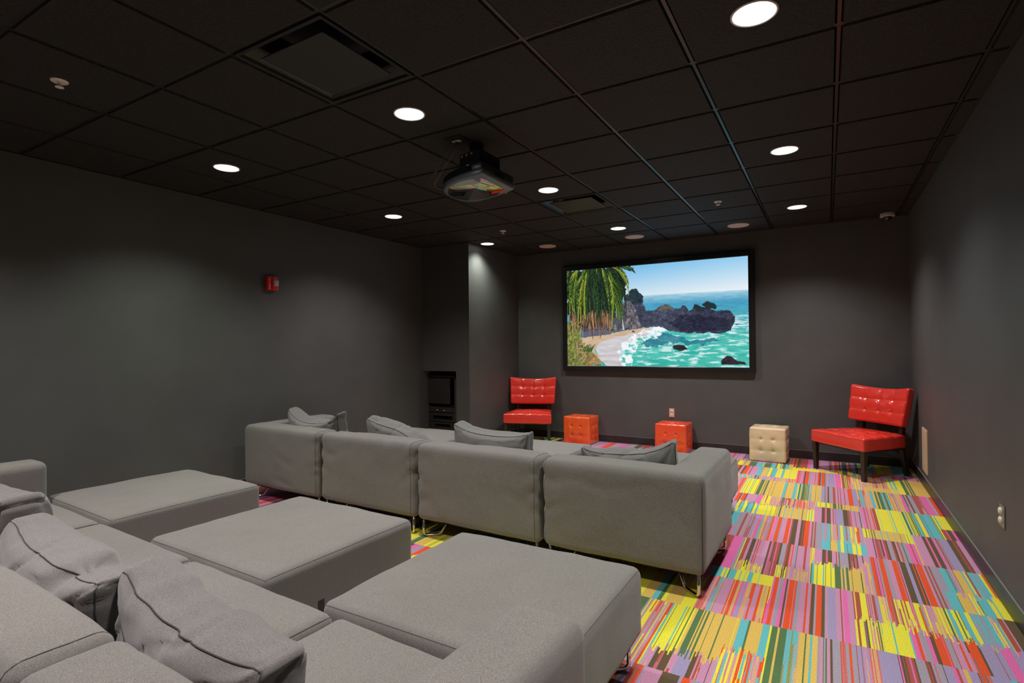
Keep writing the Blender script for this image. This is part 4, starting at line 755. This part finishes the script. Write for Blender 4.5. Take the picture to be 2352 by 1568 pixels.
def side_wrinkle(ends, seed):
    """drape wrinkles that start at the end seams of a backrest cover"""
    def f(p, u, h):
        v = 0
        for s in ends:
            e = (1-s*p.x/h[0])*h[0]      # distance from that end
            g = math.exp(-(e/.10)**2)*max(0, 1-abs(u[2]-.25)/1.1)
            zz = p.z*46+nz(p, 7, seed)*4+e*16
            v += -g*.014*max(0, math.sin(zz))**2 - .006*g*nz(p, 22, seed+5)
        zz = p.z*20+p.x*5+nz(p, 3, seed)*5
        v += -.005*max(0, math.sin(zz))**3*max(0, nz((p.x, 0, p.z), 3.1, seed+9)+.1)*2
        return v
    return f
def seam_loop(surf, pts, r=.0018, n=40, closed=False, out=.0008):
    pts = [Vector(p) for p in pts]; res = []
    seg = list(zip(pts, pts[1:]+([pts[0]] if closed else []))) if closed else list(zip(pts, pts[1:]))
    for a, b in seg:
        k = max(2, int((b-a).length/.02))
        for i in range(k): res.append(surf(a.lerp(b, i/k))*1.0)
    if not closed: res.append(surf(pts[-1]))
    bm = bmesh.new(); tube(bm, res, r, 5, closed); return bm
BT, ZB, ZT, ZS = .22, .125, .66, .425
def module(loc, rot, wd, label, arm=None, group='', dp=.88, seed=0):
    """grey sofa module: x from 0 to wd, rear at y=0, front at y=dp"""
    t = thing('sofa_module', label, 'sofa', (loc[0], loc[1], 0), rot, group)
    g = .006
    # backrest
    x0, x1 = g, wd-g
    if arm == 'r': ends = (-1,)
    elif arm == 'l': ends = (1,)
    else: ends = (-1, 1)
    bx0, bx1 = x0, x1
    bm = bmesh.new()
    sf = slab(bm, bx0, bx1, 0, BT, ZB, ZT, .045, .025, (0, .012, .006), .004, seed, side_wrinkle(ends, seed))
    bk = obj('backrest', bm, MFAB, t, True)
    for s in (-1, 1):
        if (s == 1 and arm == 'r') or (s == -1 and arm == 'l'): continue
        xs = bx0+.016 if s < 0 else bx1-.030
        e = .0
        obj('seam', seam_loop(sf, [(xs, 0, ZB+.02), (xs, 0, ZT), (xs, BT, ZT), (xs, BT, ZS)], .0016), MSEAM, bk, True)
    # arm
    if arm:
        a0, a1 = (wd-g-BT, wd-g+.0004) if arm == 'r' else (g-.0004, g+BT)
        bm = bmesh.new()
        sa = slab(bm, a0, a1, -.0004, dp, ZB, ZT+.0004, .045, .03, (.004, .004, .004), .003, seed+4)
        am = obj('armrest', bm, MFAB, t, True)
        xc = a1 if arm == 'r' else a0
        xe = a1-.001 if arm == 'r' else a0+.001
        bmx = bmesh.new(); cx = a1-.013 if arm == 'r' else a0+.013
        tube(bmx, [(cx+math.copysign(.0015, cx-wd/2), .0115, z) for z in np.linspace(ZB+.02, ZT-.05, 14)], .0032, 6)
        obj('corner_seam', bmx, MSEAM, am, True)
    # seat
    s0, s1 = (g, wd-g-BT+.01) if arm == 'r' else ((g+BT-.01, wd-g) if arm == 'l' else (g, wd-g))
    bm = bmesh.new()
    ss = slab(bm, s0+.001, s1-.001, BT-.02, dp-.004, ZB+.01, ZS, .04, .045, (0, 0, .012), .004, seed+8)
    st = obj('seat', bm, MFAB, t, True)
    e = .03
    obj('seam', seam_loop(ss, [(s0+.006, BT+.02, ZS-.006), (s0+.006, dp-.01, ZS-.006), (s1-.006, dp-.01, ZS-.006), (s1-.006, BT+.02, ZS-.006)], .0014), MSEAM, st, True)
    bm = bmesh.new(); box(bm, .05, wd-.05, .05, dp-.06, ZB-.012, ZB+.03); obj('base_frame', bm, MDARKF, t)
    for (x, y, a) in ((.045, .04, PI*.22), (wd-.045, .04, PI*.78), (.045, dp-.05, -PI*.22), (wd-.045, dp-.05, -PI*.78)): leg_loop(t, x, y, a)
    return t
def ottoman(cx, cy, wd, dp, rot, label, group, seed=0, patch=False):
    t = thing('ottoman', label, 'ottoman', (cx, cy, 0), math.radians(rot), group)
    bm = bmesh.new(); hx, hy = wd/2, dp/2
    sf = slab(bm, -hx, hx, -hy, hy, .14, .425, .038, .035, (0, 0, .010), .005, seed)
    cu = obj('cushion_block', bm, MFAB, t, True)
    i = .006; z = .425-.006
    obj('seam', seam_loop(sf, [(-hx+i, -hy+i, z), (hx-i, -hy+i, z), (hx-i, hy-i, z), (-hx+i, hy-i, z)], .0015, closed=True), MSEAML, cu, True)
    bm = bmesh.new(); box(bm, -hx+.05, hx-.05, -hy+.05, hy-.05, .126, .155); obj('base_frame', bm, MDARKF, t)
    if patch:
        bm = bmesh.new(); box(bm, hx-.0015, hx+.0022, -.185, -.150, .165, .235, .0008, 1); obj('fabric_tag', bm, mat('dark_tag', g3(.035, (1, .93, .88)), .9), cu)
    for (x, y, a) in ((-hx+.05, -hy+.05, PI*.22), (hx-.05, -hy+.05, PI*.78), (-hx+.05, hy-.05, -PI*.22), (hx-.05, hy-.05, -PI*.78)): leg_loop(t, x, y, a, .165)
    return t
gf, gn = 'grey sofa modules of the front row', 'grey sofa modules of the back row'
k = math.radians(-.8)
module((1.455, 1.448), k, .972, 'grey corner sofa module with right armrest, at the right end of the front row', 'r', gf, seed=1)
module((.445, 1.464), k, 1.006, 'grey armless sofa module of the front row, second from its right end', None, gf, seed=2)
module((-.572, 1.480), k, 1.012, 'grey armless sofa module of the front row, second from its left end', None, gf, seed=3)
module((-1.600, 1.494), k, 1.022, 'grey corner sofa module with left armrest, at the left end of the front row', 'l', gf, seed=4)
k = math.radians(-2.4)
module((1.470, -1.050), k, .955, 'grey corner sofa module nearest the camera with rounded right armrest in the foreground', 'r', gn, seed=5)
module((.515, -1.010), k, .950, 'grey armless sofa module of the back row between the two big foreground pillows', None, gn, seed=6)
module((-.435, -.970), k, .945, 'grey armless sofa module under the pillow cut off at the left edge', None, gn, seed=7)
module((-1.470, -.927), k, 1.030, 'grey corner sofa module with left armrest rising at the left edge of the photo', 'l', gn, seed=8)
go = 'grey ottomans pushed up to the back row'
ottoman(1.842, .290, .935, .885, 0, 'grey ottoman nearest the right aisle with a rod leg on the bright carpet', go, 11)
ottoman(.568, .318, .945, .885, -1.2, 'middle grey ottoman of the back row with a small dark patch on its side', go, 12, True)
ottoman(-.852, .395, .945, .885, -2.4, 'grey ottoman nearest the left wall in the back row', go, 13)
gg = 'grey ottomans in front of the front row'
ottoman(1.885, 2.80, .93, .87, 0, 'grey ottoman before the right corner module, mostly hidden behind its armrest', gg, 14)
ottoman(.615, 2.80, .95, .87, -.5, 'grey ottoman in front of the front row, in front of the left cube stool', gg, 15)
ottoman(-.70, 2.86, .94, .88, -1, 'grey ottoman of the front row beside the equipment recess', gg, 16)

def pillow(loc, rot, label, group, w=.68, th=.17, h=.42, seed=0, sag=.03, bend=.03, ear=.015, slump=0, wr=1.0, dents=()):
    t = thing('throw_pillow', label, 'pillow', (0, 0, 0), 0, group)
    hx, hy, hz = w/2, th/2, h/2
    def d(p):
        u, v, q = p.x/hx, p.y/hy, p.z/hz
        b = math.sqrt(max(0, (1-u*u)*(1-q*q)))
        y = p.y*(.60+.72*b**.8)
        x = p.x*(1-.05*(1-q*q)*abs(u)); z = p.z*(1-.05*(1-u*u)*abs(q))
        x += math.copysign(ear, u)*abs(u)**6*abs(q)**6; 
        up = max(0, q)
        z += ear*abs(u)**5*up*1.4-sag*(1-u*u)**1.0*up**2
        z -= slump*up*max(0, u)**2
        y += bend*u*u+.02*nz((p.x, 0, p.z), 3, seed)
        wv = 0
        for sx in (-1, 1):        # gathers running in from the corners
            du = (1-sx*u); r2 = math.hypot(du*hx, (1-q)*hz)
            an = math.atan2((1-q)*hz, du*hx+1e-4)
            wv -= math.exp(-(r2/.16)**2)*.008*max(0, math.sin(an*9+seed))*min(1, r2/.04)
        wv += nz(p, 3.2, seed+12)*.022+nz(p, 6, seed+2)*.010+nz(p, 15, seed+3)*.0035
        rg_ = abs(nz((p.x*1.0, p.y*.3, p.z*2.0), 4.5, seed+6)); wv -= .010*math.exp(-(rg_/.05)**2)
        for (du_, dq_, rr, dep) in dents:
            wv -= dep*math.exp(-(((p.x-du_)**2+(p.z-dq_)**2)/rr**2))
        n = Vector((u**5*.7, v, q**5*.7)); n = n.normalized() if n.length > 1e-5 else n
        return Vector((x, y, z))+n*wv*wr
    bm = bmesh.new(); fm = rbox(bm, (hx, hy, hz), min(.045, hy*.6), .014, d)
    body = obj('cover', bm, MFABP, t, True)
    sf = lambda p: d(fm(Vector(p)))
    for s in (-1,):
        yy = s*(hy-.012); i = .010
        sf2 = lambda p: (lambda q: q+q.normalized()*.0022)(sf(p))
        bm = seam_loop(sf2, [(-hx+i*0, yy, -hz), (hx, yy, -hz), (hx, yy, hz), (-hx, yy, hz)], .0022, closed=True)
        obj('seam', bm, MSEAM, body, True)
    t.location = loc; t.rotation_euler = rot
    return t
gp = 'grey pillows on the front row'
R_ = math.radians
pillow((-1.00, 1.815, .598), (R_(10), 0, R_(-4)), 'grey saddle-shaped throw pillow at the far left end of the front row', gp, .72, .17, .345, 21, .075, .035, .03)
pillow((-.02, 1.815, .580), (R_(16), R_(5), R_(-8)), 'grey crumpled throw pillow slumping to the right, second from left on the front row', gp, .72, .16, .33, 22, .01, .0, .012, .13, 1.3)
pillow((.905, 1.805, .596), (R_(8), R_(2), R_(-2)), 'grey plump throw pillow, third from left on the front row, directly before the red chair', gp, .66, .19, .345, 23, .03, -.01, .02, 0, .8)
pillow((1.905, 1.808, .574), (R_(12), R_(-5), R_(3)), 'grey throw pillow beside the right armrest of the front row, drooping at its left end', gp, .62, .15, .295, 24, .03, .02, .02, -.03)
gq = 'grey pillows on the back row'
pillow((1.605, -.716, .575), (R_(3), R_(1), R_(-4)), 'large grey pillow in the foreground just left of the nearest armrest', gq, .76, .185, .29, 25, .02, .01, .012, .03, 1.2, ((.02, .13, .05, .022), (-.20, .12, .04, -.012)))
pillow((.845, -.708, .585), (R_(4), R_(2), R_(-3)), 'large crumpled grey pillow with a deep fold, second from the left edge in the foreground', gq, .77, .185, .31, 26, .03, .01, .012, .03, 1.4, ((.16, .12, .045, .05),))
pillow((.05, -.672, .618), (R_(3), R_(0), R_(-2)), 'grey pillow cut off by the left edge of the photo', gq, .72, .19, .375, 27, .02, .0, .01, .0, 1.1)

# ------------------------------------------------------------------ tufted leather pieces
def tuft(a, b, ca, cb, cd=.006, bd=.014, w=.012, s=.022):
    v = 0
    w = .016
    for c in ca: v += cd*math.exp(-abs(a-c)/w)
    for c in cb: v += cd*math.exp(-abs(b-c)/w)
    for c in ca:
        for e in cb: v += bd*math.exp(-math.hypot(a-c, b-e)/s)
    return -v
def leather_chair(loc, rot, label, group):
    t = thing('accent_chair', label, 'chair', loc, rot, group)
    bm = bmesh.new(); h = (.335, .295, .066)
    ca = (-.165, 0, .165); cb = (-.14, 0, .14)
    def d(p):
        u = [p[i]/h[i] for i in range(3)]; q = p.copy()
        if p.z > 0:
            e = min(1, max(0, (u[2]-.5)/.5)); q.z += e*(tuft(p.x, p.y, ca, cb, .008, .018, s=.018)+.026*(1-u[0]**2)*(1-u[1]**2))
        if u[1] < -.85: q.y -= tuft(p.x, p.z, ca, (), .002, 0)*1.0 - .006*(1-u[0]**4)*(1-u[2]**2)
        if abs(u[0]) > .85: q.x += math.copysign(1, u[0])*(.004*(1-u[1]**2)*(1-u[2]**2)+tuft(p.y, p.z, cb, (), .0018, 0))
        q.x *= 1-.11*(u[1]+1); q.z += .004*nz(p, 9, 3)
        return q+Vector((0, 0, .356))
    rbox(bm, h, .022, .011, d); obj('seat', bm, MRED, t, True)
    bm = bmesh.new(); h2 = (.330, .048, .185); cz = (-.058, .062); cx = (-.155, 0, .155)
    def d2(p):
        u = [p[i]/h2[i] for i in range(3)]; q = p.copy()
        if u[1] < 0:
            e = min(1, -u[1]); q.y -= e*(tuft(p.x, p.z, cx, cz, .008, .020, s=.018)+.022*(1-u[0]**2)*(1-u[2]**2))
        if abs(u[2]) > .8: q.z += math.copysign(1, u[2])*tuft(p.x, 9, cx, (), .0016, 0)
        if abs(u[0]) > .8: q.x += math.copysign(1, u[0])*tuft(p.z, 9, cz, (), .0016, 0)
        q.x *= 1+.035*u[2]-.0*u[2]
        q.z += (.020 if u[2] > 0 else -.004)*u[0]**2*abs(u[2])
        q.y -= .058*u[0]**2-.01; q.y += .002*nz(p, 12, 5)
        return q
    rbox(bm, h2, .026, .0085, d2)
    bmesh.ops.rotate(bm, cent=(0, 0, 0), matrix=Matrix.Rotation(R_(-11), 3, 'X'), verts=bm.verts[:])
    bmesh.ops.translate(bm, vec=(0, .298, .683), verts=bm.verts[:]); obj('backrest', bm, MRED, t, True)
    def bar(name, pts, w0, w1, par):
        bm = bmesh.new(); n = len(pts); prev = None
        for i, (x, y, z) in enumerate(pts):
            w = w0+(w1-w0)*i/(n-1); cur = [bm.verts.new((x+a*w/2, y+b*w/2, z)) for a, b in ((-1, -1), (1, -1), (1, 1), (-1, 1))]
            if prev:
                for k in range(4): bm.faces.new((prev[k], prev[(k+1) % 4], cur[(k+1) % 4], cur[k]))
            else: bm.faces.new(cur)
            prev = cur
        bm.faces.new(prev)
        bmesh.ops.bevel(bm, geom=bm.edges[:], offset=.0018, segments=1, affect='EDGES')
        return obj(name, bm, MWOOD, par)
    for s in (-1, 1):
        bar('front_leg', [(s*.300, -.262, .296), (s*.297, -.262, 0)], .050, .036, t)
        pts = []
        for i in range(13):
            q = i/12; z = .60*(1-q); yy = .315-.055*math.sin(PI*min(1, q*1.25)) if z > .15 else .0
            z0 = z/.60; yy = .262+.075*(1-z0)**2*1.0+.085*max(0, z0-.45)**1.3
            pts.append((s*.228, yy, z))
        bar('rear_leg', pts, .044, .034, t)
    bm = bmesh.new(); box(bm, -.26, .26, -.25, .25, .272, .293); obj('seat_rail', bm, MWOOD, t)
    return t
c0 = leather_chair((-.645, 5.205, 0), R_(19), 'red tufted leather chair left of the screen, in front of the corner wall', 'red tufted leather chairs')
dup(c0, (3.262, 5.135, 0), R_(-46), 'red tufted leather chair in the right corner of the room beside the cream wall plate')
def cube_stool(loc, rot, h, m, label, seed, group='cube stools along the front wall', tall=0, dz=.0):
    t = thing('cube_stool', label, 'stool', (loc[0], loc[1], 0), rot, group)
    hx, hy, hz = h; bm = bmesh.new()
    cc = lambda a: (-a/3, a/3)
    def d(p):
        u = [p[i]/h[i] for i in range(3)]; q = p.copy()
        for a in range(3):
            b, c = (a+1) % 3, (a+2) % 3
            if abs(u[a]) > .93 and not (a == 2 and u[2] < 0):
                s = math.copysign(1, u[a]); w = (abs(u[a])-.93)/.07
                tb, tc = cc(h[b]), cc(h[c])
                q[a] += s*w*(tuft(p[b], p[c], tb, tc, .0025, .024, s=.013)+.013*(1-u[b]**2)*(1-u[c]**2)+.0035*nz(p, 14, seed))
        q += Vector((nz(p, 4, seed), nz(p, 4, seed+1), 0))*.004
        q.x += dz*u[2]*.5
        return q+Vector((0, 0, hz+.001))
    rbox(bm, h, .018, .0075, d); obj('cover', bm, m, t, True)
    bm = bmesh.new()
    for x in (-1, 1):
        for y in (-1, 1): box(bm, x*(hx-.04)-.015, x*(hx-.04)+.015, y*(hy-.04)-.015, y*(hy-.04)+.015, 0, .012)
    obj('foot', bm, MBLK, t)
    return t
cube_stool((.022, 5.455, 0), R_(-2), (.193, .168, .186), MORG, 'bright orange-red tufted cube stool beside the left red chair', 31)
cube_stool((1.292, 5.448, 0), R_(-1), (.195, .168, .178), MORG2, 'red tufted cube stool standing under the pinkish outlet, between the other two cubes', 32)
cube_stool((2.392, 5.425, 0), R_(-3), (.190, .165, .192), MCRM, 'cream tufted cube stool right of the screen', 33, dz=.006)
